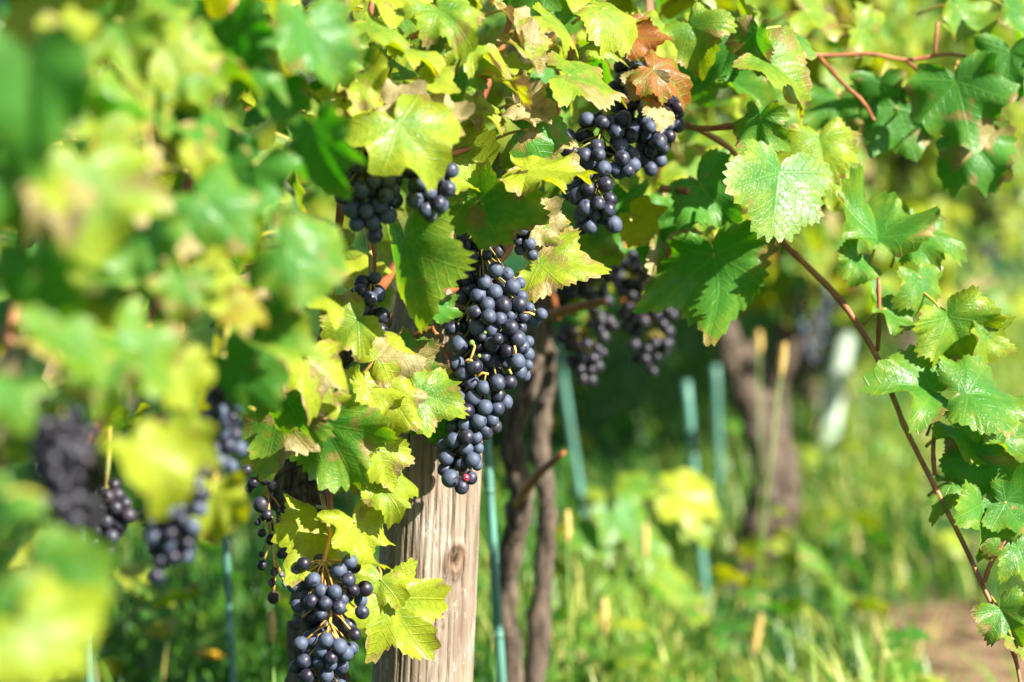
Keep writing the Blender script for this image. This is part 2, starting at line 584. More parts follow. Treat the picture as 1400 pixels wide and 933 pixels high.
def put_leaf(vine, pos, n, t, size, tint, seed, na=72, nr=5, stalk=True, label=None, **kw):
    """One leaf part of a vine; pos is the stalk joint, size the half-length scale in metres."""
    rng = np.random.default_rng(seed)
    v, f, lp, tn = leaf_geo(rng, na, nr, tint, **kw)
    M = frame(n, t)
    me = mesh_np("leaf", (v * size) @ M.T, f, True, {"leafpos": ('FLOAT_VECTOR', lp), "tint": ('FLOAT_COLOR', tn)}, [M_LEAF])
    o = link("leaf", me, vine)
    o.location = pos
    lb = label or leaf_label(tint)
    if lb: o["label"] = lb
    if stalk:
        g = Geo()
        nn, tt = Vector(M[:, 2]), Vector(M[:, 1])
        L = size * rng.uniform(0.55, 0.95)
        p0 = Vector(pos)
        p1 = p0 - tt * L * 0.30 - nn * L * 0.30
        p2 = p0 - tt * L * 0.55 - nn * L * 0.85
        pts = spline([tuple(p0 + tt * size * .02), tuple(p1), tuple(p2)], 7)
        g.tube(pts, [0.0011, 0.0011, 0.0012, 0.0012, 0.0013, 0.0014, 0.0017], 6)
        s = g.build("leaf_stalk", M_PET, o, tuple(p0))
        s.matrix_parent_inverse = Matrix.Identity(4)
        s.location = (0, 0, 0)
    return o


# low templates for the mass of foliage
LOW = []
for k in range(14):
    rg = np.random.default_rng(500 + k)
    LOW.append(leaf_geo(rg, 30, 3, (0, 0, 0), fold=rg.uniform(-.05, .3), droop=rg.uniform(.05, .4), curl=rg.choice([0, 0, .3, -.3]), rip=.12))
FAR = []
for k in range(8):
    rg = np.random.default_rng(700 + k)
    FAR.append(leaf_geo(rg, 12, 2, (0, 0, 0), fold=rg.uniform(-.05, .3), droop=rg.uniform(.05, .4), rip=.12))


def add_leaf(g, rng, pos, n, t, size, tint, tmpl):
    v, f, lp, tn = tmpl[rng.integers(len(tmpl))]
    M = frame(n, t)
    lp = lp.copy(); lp[:, 2] = rng.uniform(0, 10)
    tn = tn.copy(); tn[:, 0], tn[:, 1], tn[:, 2] = tint
    g.add((v * size) @ M.T + np.array(pos), f, leafpos=lp, tint=tn)


def rand_tint(rng, ybias=0.0):
    u = rng.random()
    if u < 0.06: return (0.5, rng.uniform(.6, 1.0), 0)
    if u < 0.075: return (0.5, .2, rng.uniform(.25, .5))
    y = min(1.0, max(0.0, rng.beta(1.5, 2.6) + ybias))
    return (y, rng.uniform(0, .20), 0)


# ------------------------------------------------------------------ ground
def ground_z(x, y):
    return 0.03 * np.sin(x * 1.7 + 0.4) * np.cos(y * 0.9) + 0.012 * np.sin(x * 5.1 + y * 3.3)


g = Geo()
gx = np.concatenate([np.linspace(-300, -8, 12)[:-1], np.linspace(-8, 8, 81), np.linspace(8, 300, 12)[1:]])
gy = np.concatenate([np.linspace(-60, -2, 6)[:-1], np.linspace(-2, 18, 101), np.linspace(18, 500, 16)[1:]])
GX, GY = np.meshgrid(gx, gy)
near = np.exp(-((np.maximum(np.abs(GX) - 7, 0)) ** 2 + np.maximum(np.abs(GY - 8) - 9, 0) ** 2))
GZ = ground_z(GX, GY) * near
i, j = np.meshgrid(np.arange(len(gy) - 1), np.arange(len(gx) - 1), indexing='ij')
a = (i * len(gx) + j).ravel()
g.add(np.stack([GX, GY, GZ], -1).reshape(-1, 3), np.stack([a, a + 1, a + len(gx) + 1, a + len(gx)], -1))
tag(g.build("ground", M_SOIL), "brown vineyard soil under the grass", "ground", kind="structure")


def blade_batch(x, y, h, w, lean, az, dry, rnd):
    """Grass blades, 4 levels each; all numpy."""
    n = len(x)
    lv = np.array([0, 0.4, 0.75, 1.0])
    wd = np.array([1.0, 0.85, 0.5, 0.06])
    z0 = ground_z(x, y) - 0.01
    dirx, diry = np.cos(az), np.sin(az)
    px, py = -diry, dirx
    V = np.zeros((n, 4, 2, 3))
    for k in range(4):
        b = lean * lv[k] ** 2 * h
        cx, cy = x + dirx * b, y + diry * b
        cz = z0 + h * lv[k] * (1 - 0.35 * lean * lv[k])
        for s, sg in ((0, -1), (1, 1)):
            V[:, k, s, 0] = cx + sg * px * w * wd[k] / 2
            V[:, k, s, 1] = cy + sg * py * w * wd[k] / 2
            V[:, k, s, 2] = cz
    base = (np.arange(n) * 8)[:, None, None]
    q = np.array([[0, 1, 3, 2], [2, 3, 5, 4], [4, 5, 7, 6]])[None]
    F = (base + q).reshape(-1, 4)
    tn = np.zeros((n, 8, 4))
    tn[:, :, 0] = dry[:, None]; tn[:, :, 1] = rnd[:, None]; tn[:, :, 2] = np.repeat(lv, 2)[None]; tn[:, :, 3] = 1
    return V.reshape(-1, 3), F, tn.reshape(-1, 4)


def grass_mesh():
    g = Geo()
    rng = np.random.default_rng(3)
    n = 95000
    d = 2.6 + 13.5 * rng.random(n) ** 1.5
    lat = rng.uniform(-0.30, 0.34, n)
    x = lat * d + rng.normal(0, 0.2, n)
    y = d
    # clumps and bare soil
    cl = 0.5 + 0.25 * np.sin(x * 4.3 + 1.3 * np.sin(y * 2.1)) + 0.25 * np.sin(y * 3.7 + x * 2.0 + 2.0)
    bare = ((x - 0.74 - .05 * np.sin(y * 6)) / 0.22) ** 2 + ((y - 3.3) / 0.85) ** 2 < 1.0
    bare |= ((x - 1.05) / 0.22) ** 2 + ((y - 4.9) / 0.6) ** 2 < 1.0
    keep = (rng.random(n) < 0.25 + 0.75 * cl ** 1.5) & (~bare | (rng.random(n) < 0.06))
    x, y, d, cl = x[keep], y[keep], d[keep], cl[keep]
    n = len(x)
    h = rng.uniform(0.05, 0.17, n) * (0.45 + 0.9 * cl)
    tall = rng.random(n) < 0.035
    h = np.where(tall, h * 1.5, h)
    patch = np.clip(0.5 + 0.5 * np.sin(x * 6.1 + 2.0 * np.sin(y * 3.3 + x)) * np.sin(y * 4.7 + 1.7 * np.sin(x * 5.2)), 0, 1)
    h = h * (1 - .55 * np.exp(-((x - .10 * y) / .11) ** 2) * ((y > 2.8) & (y < 4.5)))
    sunlit_alley = np.clip((x - (-0.47 + 0.205 * y) + .35) / .35, 0, 1)      # drier grass right of the row; lusher left with shade painted as darker green
    h = h * (1.25 - .25 * sunlit_alley)
    dry = np.where(rng.random(n) < 0.02 + 0.32 * sunlit_alley, rng.uniform(0.4, 1.0, n), rng.uniform(0, 0.04, n) + .18 * sunlit_alley * rng.random(n))
    V, F, tn = blade_batch(x, y, h, rng.uniform(0.004, 0.010, n) * (0.8 + d * 0.06), rng.uniform(0.1, 0.9, n), rng.uniform(0, 6.283, n), np.clip(dry + .35 * sunlit_alley * (patch - .6), 0, 1), np.clip(.35 * rng.random(n) + .75 * patch * (.35 + .65 * sunlit_alley), 0, 1))
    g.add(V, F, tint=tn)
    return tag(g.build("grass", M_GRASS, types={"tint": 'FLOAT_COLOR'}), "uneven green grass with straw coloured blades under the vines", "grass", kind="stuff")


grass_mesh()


def weeds_mesh():
    """Low broad-leaved ground cover among the grass."""
    g = Geo()
    rng = np.random.default_rng(8)
    for _ in range(1100):
        d = 3.0 + 6.5 * rng.random() ** 1.4
        x = rng.uniform(-0.24, 0.30) * d
        if ((x - 0.74) / 0.22) ** 2 + ((d - 3.3) / 0.85) ** 2 < 1.0: continue
        z = float(ground_z(np.array(x), np.array(d))) + rng.uniform(0.03, 0.16)
        n = Vector((rng.normal(0, .5), rng.normal(0, .5), 1))
        add_leaf(g, rng, (x, d, z), n, Vector((rng.normal(), rng.normal(), 0)), rng.uniform(0.018, 0.045), (rng.beta(1.2, 2.5), rng.uniform(0, .25), 0), FAR)
    return tag(g.build("weeds", M_LEAF, types=LT), "low broad leaved weeds growing through the grass", "weeds", kind="stuff")


weeds_mesh()

# ------------------------------------------------------------------ grape vines
VINE_GROUP = "grape vines of the front row"


def trunk_tube(pts, radii, seed, name="trunk", parent=None, mat=None, n=40, seg=14):
    rng = np.random.default_rng(seed)
    p = spline([(*q, r) for q, r in zip(pts, radii)], n)
    g = Geo()
    pp, rr = [], []
    for k, q in enumerate(p):
        j = rng.normal(0, 0.06, 3) * q[3]
        pp.append(q[:3] + j)
        rr.append(q[3] * (1 + 0.10 * math.sin(k * 1.3 + seed) + rng.uniform(-.08, .08)))
    g.tube(pp, rr, seg, 0.10, rng)
    return g.build(name, mat or M_BARK, parent, pts[0])


def cane_tube(pts, radii, parent, name="cane", mat=None, n=40, nodes=True, seg=8):
    p = spline([(*q, r) for q, r in zip(pts, radii)], n)
    g = Geo()
    rr = [q[3] * (1.28 if nodes and k % 6 == 3 else 1.0) for k, q in enumerate(p)]
    g.tube([q[:3] for q in p], rr, seg)
    return g.build(name, mat or M_CANE, parent, pts[0])


vine1 = empty("grapevine", (row_x(1.25) - .11, 1.25, 0), "grape vine nearest the camera, a strongly blurred mass of green and yellow leaves", "grape vine", VINE_GROUP)
vine2 = empty("grapevine", P(415, 1300, 2.24), "grape vine with a dark knobbly trunk just left of the wooden post", "grape vine", VINE_GROUP)
vine2.location.z = 0
vine3 = empty("grapevine", (row_x(2.75) - 0.07, 2.75, 0), "grape vine behind the post with dim twisted trunks and a long cane hanging right", "grape vine", VINE_GROUP)
vine4 = empty("grapevine", P(1005, 800, 4.25), "grape vine with a pale leaning trunk bending over the sunlit grass", "grape vine", VINE_GROUP)
vine4.location.z = 0

# trunks
b1 = vine1.location
trunk_tube([(b1.x, b1.y, -.03), (b1.x - .02, b1.y + .02, .2), (b1.x + .01, b1.y, .42), (b1.x, b1.y - .03, .56)], [.03, .024, .022, .016], 1, parent=vine1)
t2 = [P(440, 1300, 2.27), P(432, 930, 2.26), P(436, 800, 2.25), P(418, 700, 2.24), P(398, 630, 2.24), P(420, 560, 2.22), P(470, 470, 2.2)]
t2[0].z = -.03
trunk_tube([tuple(q) for q in t2], [.034, .028, .025, .027, .024, .020, .012], 2, parent=vine2, n=60, seg=18)
t3 = [P(690, 1160, 2.75), P(700, 930, 2.75), P(692, 800, 2.75), P(712, 690, 2.72), P(700, 600, 2.7), P(730, 500, 2.7), P(735, 380, 2.7)]
t3[0].z = -.03
trunk_tube([tuple(q) for q in t3], [.022, .014, .012, .015, .012, .012, .008], 3, parent=vine3, n=60)
t3b = [P(715, 1100, 2.85), P(742, 800, 2.85), P(748, 690, 2.84), P(738, 600, 2.84), P(748, 500, 2.83), P(742, 400, 2.8)]
trunk_tube([tuple(q) for q in t3b], [.016, .012, .011, .012, .0105, .008], 4, parent=vine3, n=50)
cane_tube([tuple(P(705, 690, 2.7)), tuple(P(735, 650, 2.62)), tuple(P(772, 618, 2.58))], [.0045, .005, .0022], vine3, "dead_spur", M_CANE, 12)
t4 = [P(990, 850, 4.3), P(1006, 795, 4.3), P(1034, 715, 4.28), P(1050, 645, 4.26), P(1030, 565, 4.25), P(1004, 490, 4.25), P(980, 420, 4.25), P(952, 330, 4.25)]
t4[0].z = -.05
trunk_tube([tuple(q) for q in t4], [.036, .028, .026, .029, .027, .025, .021, .015], 5, parent=vine4, n=60, seg=18)
t4b = [P(1045, 760, 4.42), P(1072, 700, 4.4), P(1074, 640, 4.4), P(1050, 560, 4.4), P(1020, 470, 4.4)]
trunk_tube([tuple(q) for q in t4b], [.022, .025, .025, .022, .016], 6, parent=vine4, n=40)

# the long cane on the right and other canes seen in the picture
CANES = [
    (vine3, [(930, 165, 2.22), (1000, 205, 2.24), (1040, 270, 2.24), (1068, 327, 2.22), (1105, 365, 2.2), (1150, 412, 2.18), (1195, 480, 2.16), (1222, 545, 2.15), (1240, 590, 2.14),
             (1275, 660, 2.12), (1318, 745, 2.1), (1350, 815, 2.08), (1385, 890, 2.06), (1398, 950, 2.05)],
     [.0026, .0027, .0028, .0029, .0028, .0028, .0027, .0025, .0024, .0023, .0022, .0020, .0018, .0016]),
    (vine3, [(920, 168, 2.25), (960, 176, 2.2), (1016, 171, 2.16)], [.003, .0028, .0026]),
    (vine3, [(1060, 70, 2.35), (1125, 76, 2.36), (1190, 74, 2.36), (1240, 82, 2.36), (1300, 74, 2.36), (1350, 84, 2.36), (1420, 80, 2.36)], [.0022, .0022, .002, .002, .0018, .0018, .0015]),
    (vine3, [(1120, 78, 2.36), (1150, 112, 2.33), (1180, 140, 2.32), (1195, 165, 2.3)], [.0022, .002, .002, .0016]),
    (vine3, [(1240, 84, 2.36), (1270, 108, 2.34), (1292, 128, 2.32)], [.0022, .002, .0016]),
    (vine3, [(1282, 30, 2.34), (1278, 75, 2.34)], [.0018, .0018]),
    (vine3, [(744, 432, 2.5), (785, 422, 2.48), (828, 412, 2.46)], [.0045, .0048, .0038]),
    (vine3, [(905, 258, 2.25), (940, 262, 2.22)], [.0036, .0034]),
    (vine3, [(1200, 480, 2.16), (1202, 430, 2.15), (1201, 380, 2.15)], [.002, .002, .0018]),
    (vine3, [(1278, 650, 2.12), (1276, 610, 2.12), (1282, 560, 2.12)], [.002, .002, .0018]),
    (vine3, [(1345, 800, 2.08), (1355, 770, 2.08), (1375, 740, 2.08)], [.002, .002, .0018]),
    (vine2, [(560, 52, 1.86), (585, 42, 1.86), (612, 33, 1.88)], [.0026, .0024, .002]),
    (vine2, [(560, 225, 1.93), (600, 214, 1.93), (640, 204, 1.95), (672, 192, 1.97)], [.0024, .0022, .002, .0018]),
    (vine2, [(592, 448, 2.04), (602, 468, 2.03), (612, 490, 2.02), (617, 512, 2.02)], [.0024, .0017, .0015, .0014]),
    (vine2, [(555, 460, 2.06), (575, 455, 2.05), (596, 448, 2.04)], [.003, .0026, .002]),
    (vine2, [(448, 640, 2.08), (452, 700, 2.06), (455, 770, 2.04)], [.0028, .0028, .0024]),
    (vine2, [(415, 560, 2.2), (450, 420, 2.15), (470, 250, 2.1), (500, 60, 2.1), (520, -80, 2.1)], [.0042, .004, .0036, .003, .0025]),
    (vine2, [(470, 470, 2.2), (560, 330, 2.2), (640, 180, 2.2), (700, 20, 2.2), (720, -100, 2.2)], [.0046, .004, .0036, .003, .0025]),
    (vine2, [(505, 330, 2.08), (512, 300, 2.08), (508, 390, 2.08), (502, 470, 2.1)], [.003, .003, .003, .003]),
    (vine2, [(470, 470, 2.2), (620, 395, 2.17), (700, 330, 2.2), (770, 120, 2.25), (800, -60, 2.25)], [.006, .0045, .004, .0035, .0025]),
    (vine1, [(60, 700, 1.5), (190, 480, 1.6), (270, 200, 1.6), (330, -60, 1.6)], [.003, .003, .0026, .002]),
    (vine1, [(-20, 760, 1.35), (20, 420, 1.4), (75, 100, 1.4), (120, -120, 1.4)], [.003, .003, .0025, .002]),
]
for vn, pts, rad in CANES:
    cane_tube([tuple(P(*q)) for q in pts], rad, vn, "cane", n=max(8, 4 * len(pts)))

# hero leaves: (px, py of the blade centre, depth, span in px, tip direction (0 down, 90 right, 180 up), yaw, pitch, tint (yellow, brown, red), extra)
D = dict
LEAVES = [
    # around the main bunch
    (2, 680, 286, 1.965, 145, 62, 0, -46, (.30, .22, 0), D(fold=.06, droop=.10, rip=.05, curl=0, sinus=.74)),
    (2, 756, 362, 2.06, 120, 88, 5, 36, (.62, .30, 0), D(fold=.22, droop=.12)),
    (2, 742, 234, 1.95, 135, 72, 8, 62, (.98, .12, 0), D(fold=.10, droop=.18)),
    (2, 738, 178, 1.97, 125, 95, 20, 12, (.22, .36, 0), D(fold=.1, droop=.12)),
    (2, 798, 108, 1.98, 150, 105, 22, 25, (.50, .34, 0), D(fold=.12, droop=.3, rip=.12)),
    (2, 722, 148, 1.96, 80, 70, 10, 10, (.5, 1.0, 0), D(curl=.7, fold=.5, rip=.2)),
    (2, 556, 355, 1.87, 185, 2, -58, -8, (.34, .14, 0), D(fold=.06, droop=.10, rip=.05)),
    (2, 600, 428, 1.99, 75, 25, 25, 12, (.20, .10, 0), D()),
    (2, 568, 505, 2.02, 100, 75, 15, 20, (.18, .25, 0), D(droop=.3)),
    (2, 588, 545, 2.00, 100, 70, 20, 30, (.42, .12, 0), D(droop=.15)),
    (2, 592, 572, 2.03, 80, 10, -10, -15, (.12, .12, 0), D(fold=.2)),
    (2, 560, 560, 2.05, 90, 10, -20, -15, (.10, .12, 0), D(fold=.2)),
    (2, 524, 478, 1.95, 105, 140, 30, 25, (.74, .36, 0), D(droop=.4)),
    (2, 503, 535, 1.94, 85, 10, 35, 10, (.85, .12, 0), D(fold=.35)),
    (2, 536, 552, 1.95, 90, 35, 30, 15, (.80, .26, 0), D(fold=.3)),
    (2, 498, 585, 1.95, 90, -10, 30, 20, (.82, .2, 0), D(fold=.3, droop=.4)),
    (2, 520, 625, 1.96, 90, 25, 30, 10, (.72, .2, 0), D(fold=.3)),
    (2, 525, 662, 1.98, 100, 85, 10, 20, (.55, .1, 0), D()),
    (2, 480, 640, 1.99, 80, 20, 30, 15, (.75, .3, 0), D()),
    (2, 430, 732, 1.98, 125, -30, 25, 28, (.92, .12, 0), D(fold=.2, droop=.4, sinus=.70)),
    (2, 492, 730, 1.97, 120, 20, 28, 22, (.90, .12, 0), D(fold=.2, droop=.35, sinus=.70)),
    (2, 517, 805, 2.03, 85, -20, 25, 15, (.66, .1, 0), D(sinus=.66)),
    (2, 545, 838, 2.04, 140, 40, 22, 20, (.68, .16, 0), D(sinus=.70, droop=.25)),
    (2, 375, 585, 1.90, 135, -15, -15, -5, (.38, .34, .25), D(fold=.1)),
    (2, 452, 600, 1.92, 150, 20, -5, -10, (.30, .16, 0), D(fold=.1, droop=.15)),
    (2, 400, 560, 1.86, 120, 30, -10, 0, (.30, .2, 0), D()),
    (2, 425, 505, 1.80, 115, 0, 32, 22, (.80, .26, 0), D(fold=.35, rip=.2, sinus=.68)),
    (2, 445, 545, 1.84, 70, -40, 20, 30, (.85, .3, 0), D()),
    (2, 478, 445, 1.90, 95, -50, 20, 30, (.55, .2, 0), D()),
    (2, 470, 140, 1.82, 85, 160, 25, 25, (.90, .2, 0), D()),
    (2, 556, 188, 1.80, 145, 35, 22, 8, (.55, .12, 0), D(fold=.08, droop=.14)),
    (2, 548, 155, 1.82, 90, 70, 15, 20, (.4, .95, 0), D(curl=.6, rip=.2)),
    (2, 610, 158, 1.84, 70, 90, 15, 30, (.5, .85, 0), D(curl=.5, rip=.2)),
    (2, 625, 215, 1.95, 110, 80, 5, 50, (.60, .12, 0), D(droop=.3)),
    (2, 650, 250, 1.98, 110, 75, 0, 35, (.30, .2, 0), D(droop=.3)),
    (2, 665, 235, 2.00, 70, 60, 15, 20, (.4, .5, 0), D(curl=.4)),
    (2, 648, 205, 2.00, 60, 100, 20, 20, (.3, .3, 0), D()),
    (2, 745, 305, 2.04, 70, 100, 20, 15, (.5, .55, 0), D(curl=.3)),
    (2, 590, 330, 1.95, 70, 20, 25, 15, (.85, .3, 0), D()),
    # top centre
    (2, 520, 40, 1.84, 110, 30, 20, 35, (.5, .08, 0), D()),
    (2, 470, 75, 1.80, 110, 60, 10, 30, (.3, .1, 0), D()),
    (2, 560, 75, 1.84, 110, 45, 20, 35, (.58, .08, 0), D()),
    (2, 610, 25, 1.86, 120, 20, 20, 30, (.45, .1, 0), D()),
    (2, 655, 70, 1.88, 110, 30, 15, 35, (.6, .2, 0), D()),
    (2, 690, 110, 1.90, 120, 80, 20, 25, (.62, .3, 0), D()),
    (2, 635, 110, 1.90, 90, -20, -5, 5, (.3, .1, 0), D()),
    (2, 590, 110, 1.84, 90, 40, 15, 40, (.65, .15, 0), D()),
    (2, 500, 110, 1.80, 100, 60, 20, 30, (.65, .15, 0), D()),
    (2, 660, 150, 1.95, 80, 60, 20, 25, (.65, .3, 0), D()),
    (2, 700, 20, 1.92, 100, 50, 20, 35, (.55, .5, .35), D()),
    (2, 760, 35, 1.95, 110, 70, 20, 30, (.6, .15, 0), D()),
    (2, 715, 65, 1.92, 90, 60, 20, 30, (.6, .4, 0), D()),
    (3, 820, 60, 2.1, 90, 40, 20, 20, (.5, .15, 0), D()),
    (3, 840, 20, 2.1, 120, 50, 20, 30, (.6, .1, 0), D()),
    (3, 868, 52, 2.12, 95, 75, 0, 10, (.1, .1, 1.0), D(fold=.3)),
    (3, 906, 100, 2.08, 95, 65, 20, 10, (.4, .05, .62), D(fold=.25)),
    (3, 882, 115, 2.08, 70, 20, 20, 15, (.55, .45, .2), D()),
    (3, 902, 152, 2.08, 60, 10, 15, 20, (.55, .6, .1), D()),
    (3, 900, 35, 2.15, 110, 60, 20, 30, (.55, .12, 0), D()),
    (3, 952, 48, 2.15, 110, 20, 18, 15, (.42, .1, 0), D()),
    (3, 995, 70, 2.2, 95, 0, -15, 0, (.1, .1, 0), D()),
    (3, 1030, 60, 2.15, 100, -10, -60, 5, (.25, .2, 0), D()),
    (3, 1060, 92, 2.14, 130, 55, 22, 20, (.45, .14, 0), D()),
    (3, 1010, 120, 2.3, 100, 40, 20, 20, (.25, .1, 0), D()),
    (3, 960, 110, 2.3, 100, 20, 10, 10, (.15, .1, 0), D()),
    # right: pale lit leaf and neighbours
    (3, 1064, 256, 2.12, 150, -18, 24, 17, (.30, .05, 0), D(fold=.12, droop=.08, rip=.04, curl=0, sinus=.9)),
    (3, 1036, 175, 2.14, 90, -10, -25, 10, (.28, .1, 0), D(fold=.4)),
    (3, 1122, 205, 2.2, 115, 25, 20, 15, (.55, .1, 0), D()),
    (3, 1145, 250, 2.3, 90, 60, 20, 30, (.6, .12, 0), D()),
    (3, 978, 375, 2.22, 165, 5, -10, -14, (.18, .14, 0), D(fold=.08, droop=.1)),
    (3, 968, 265, 2.24, 120, 20, 5, 5, (.14, .1, 0), D()),
    (3, 905, 358, 2.26, 115, 10, 20, 10, (.35, .56, .1), D()),
    (3, 850, 280, 2.3, 110, 60, 5, 20, (.2, .15, 0), D()),
    (3, 880, 310, 2.35, 100, 20, 0, 10, (.12, .1, 0), D()),
    (3, 820, 330, 2.3, 80, 40, 20, 20, (.4, .2, 0), D()),
    (3, 930, 300, 2.35, 110, 0, -5, 0, (.15, .2, 0), D()),
    (3, 1012, 325, 2.35, 80, 40, 20, 10, (.6, .2, 0), D()),
    (3, 1196, 312, 2.18, 125, 170, 25, 40, (.28, .08, 0), D(fold=.45, droop=-.1)),
    (3, 1168, 362, 2.17, 70, -30, 30, 20, (.30, .05, 0), D(fold=.4)),
    (3, 1262, 322, 2.2, 110, 75, -10, 40, (.25, .1, 0), D(fold=.35)),
    (3, 1222, 425, 2.15, 75, 70, 10, 55, (.28, .1, 0), D(droop=.35)),
    (3, 1262, 392, 2.16, 90, 30, 30, 25, (.30, .1, 0), D()),
    (3, 1302, 450, 2.14, 130, 40, 18, 12, (.42, .1, 0), D()),
    (3, 1348, 460, 2.14, 90, 70, 35, 25, (.5, .15, 0), D(rip=.18)),
    (3, 1258, 530, 2.12, 130, -80, 25, 52, (.26, .08, 0), D(fold=.25, droop=.2)),
    (3, 1342, 540, 2.1, 135, 95, 5, 42, (.26, .1, 0), D(droop=.3)),
    (3, 1322, 592, 2.12, 105, 30, 30, 35, (.3, .08, 0), D()),
    (3, 1335, 632, 2.12, 110, 20, -20, 5, (.14, .2, 0), D()),
    (3, 1312, 662, 2.12, 90, 70, 15, 35, (.36, .08, 0), D()),
    (3, 1342, 706, 2.1, 110, -20, 30, 28, (.28, .08, 0), D(droop=.15)),
    (3, 1390, 690, 2.1, 110, 60, 10, 20, (.2, .1, 0), D()),
    (3, 1395, 760, 2.08, 90, 20, 10, 20, (.3, .1, 0), D()),
    (3, 1375, 846, 2.06, 95, 20, 15, 15, (.3, .2, 0), D()),
    (3, 1385, 610, 2.12, 100, 40, 20, 20, (.35, .1, 0), D()),
    (3, 1392, 880, 2.05, 60, 40, 40, 30, (.5, .4, 0), D()),
    # top right
    (3, 1312, 132, 2.3, 135, 15, -20, -5, (.16, .12, 0), D(fold=.1, droop=.12)),
    (3, 1338, 205, 2.32, 110, 35, -10, 20, (.12, .25, 0), D(rip=.2)),
    (3, 1232, 165, 2.38, 112, 20, -12, -4, (.14, .1, 0), D(droop=.1)),
    (3, 1205, 125, 2.4, 80, -10, -5, 10, (.14, .12, 0), D()),
    (3, 1380, 88, 2.3, 110, 20, -5, 5, (.14, .1, 0), D()),
    (3, 1145, 150, 2.42, 110, 10, 20, 25, (.25, .1, 0), D()),
    (3, 1190, 48, 2.5, 100, 60, 20, 25, (.5, .1, 0), D()),
    (3, 1385, 25, 2.35, 120, 40, 25, 25, (.28, .1, 0), D()),
    (3, 1320, 20, 2.4, 110, 30, 25, 25, (.4, .1, 0), D()),
    (3, 1120, 20, 2.5, 120, 60, 25, 25, (.55, .2, 0), D()),
    # blurred foreground on the left
    (1, 430, 50, 1.42, 150, 15, 20, 18, (.16, .05, 0), D(fold=.2)),
    (1, 436, 200, 1.46, 160, 0, -50, 10, (.14, .05, 0), D()),
    (1, 325, 45, 1.46, 150, 10, -15, -5, (.08, .05, 0), D()),
    (1, 260, 90, 1.34, 150, 70, 15, 30, (.36, .08, 0), D()),
    (1, 352, 112, 1.40, 110, 80, 20, 45, (.20, .05, 0), D()),
    (1, 382, 130, 1.45, 110, 10, 0, 0, (.12, .05, 0), D()),
    (1, 335, 240, 1.42, 170, -20, -20, -5, (.08, .05, 0), D()),
    (1, 290, 285, 1.26, 160, 25, 22, 30, (.22, .05, 0), D()),
    (1, 410, 352, 1.36, 170, 40, -5, 12, (.28, .08, 0), D()),
    (1, 380, 430, 1.42, 120, 20, -15, -5, (.12, .05, 0), D()),
    (1, 120, 262, 1.04, 230, 5, 25, 15, (.50, .12, 0), D(fold=.1)),
    (1, 78, 270, 1.00, 120, 10, 28, 30, (.85, .42, 0), D()),
    (1, 40, 120, .98, 250, 10, -30, -5, (.12, .05, 0), D()),
    (1, 20, 260, 1.0, 190, 20, 20, 20, (.26, .05, 0), D()),
    (1, 90, 110, 1.1, 110, 30, 25, 20, (.7, .5, .1), D()),
    (1, 100, 45, 1.1, 130, 30, 25, 25, (.75, .25, 0), D()),
    (1, 170, 50, 1.2, 150, 40, 15, 20, (.42, .1, 0), D()),
    (1, 215, 215, 1.32, 80, 30, 25, 20, (.8, .55, .1), D()),
    (1, 270, 215, 1.3, 70, 30, 25, 20, (.85, .2, 0), D()),
    (1, 200, 330, 1.2, 160, 30, 0, 10, (.2, .05, 0), D()),
    (1, 60, 380, 1.05, 170, 20, -10, 0, (.2, .1, 0), D()),
    (1, 330, 425, 1.22, 90, 60, 35, 35, (.8, .1, .42), D()),
    (1, 290, 370, 1.25, 70, 40, 25, 20, (.75, .2, 0), D()),
    (1, 385, 470, 1.4, 140, 75, 15, 40, (.4, .05, 0), D()),
    (1, 250, 395, 1.2, 120, -20, 20, 15, (.36, .2, 0), D()),
    (1, 185, 485, 1.14, 190, 50, 20, 32, (.35, .05, 0), D()),
    (1, 90, 470, 1.05, 170, 10, 25, 25, (.30, .08, 0), D()),
    (1, 5, 540, 1.0, 150, 20, 20, 25, (.28, .05, 0), D()),
    (1, 150, 515, 1.1, 120, 20, 22, 18, (.34, .15, .05), D()),
    (1, 255, 520, 1.18, 120, 40, 25, 20, (.75, .08, 0), D()),
    (1, 330, 510, 1.45, 150, 60, -5, 10, (.16, .08, 0), D()),
    (1, 205, 635, 1.12, 180, 60, 28, 28, (.82, .10, 0), D()),
    (1, 255, 610, 1.18, 120, 30, 10, 10, (.60, .10, 0), D()),
    (1, 290, 690, 1.38, 130, -10, 25, 12, (.78, .25, 0), D()),
    (1, 75, 800, .96, 200, 30, 0, 15, (.26, .05, 0), D()),
    (1, 60, 880, .92, 250, 60, 28, 38, (.62, .05, 0), D()),
    (1, -5, 690, .95, 150, 0, 15, 20, (.28, .05, 0), D()),
    (1, 10, 830, .93, 170, 10, 0, 10, (.3, .2, .05), D()),
]
VN = {1: vine1, 2: vine2, 3: vine3, 4: vine4}
COUNT = {1: 0, 2: 0, 3: 0, 4: 0}
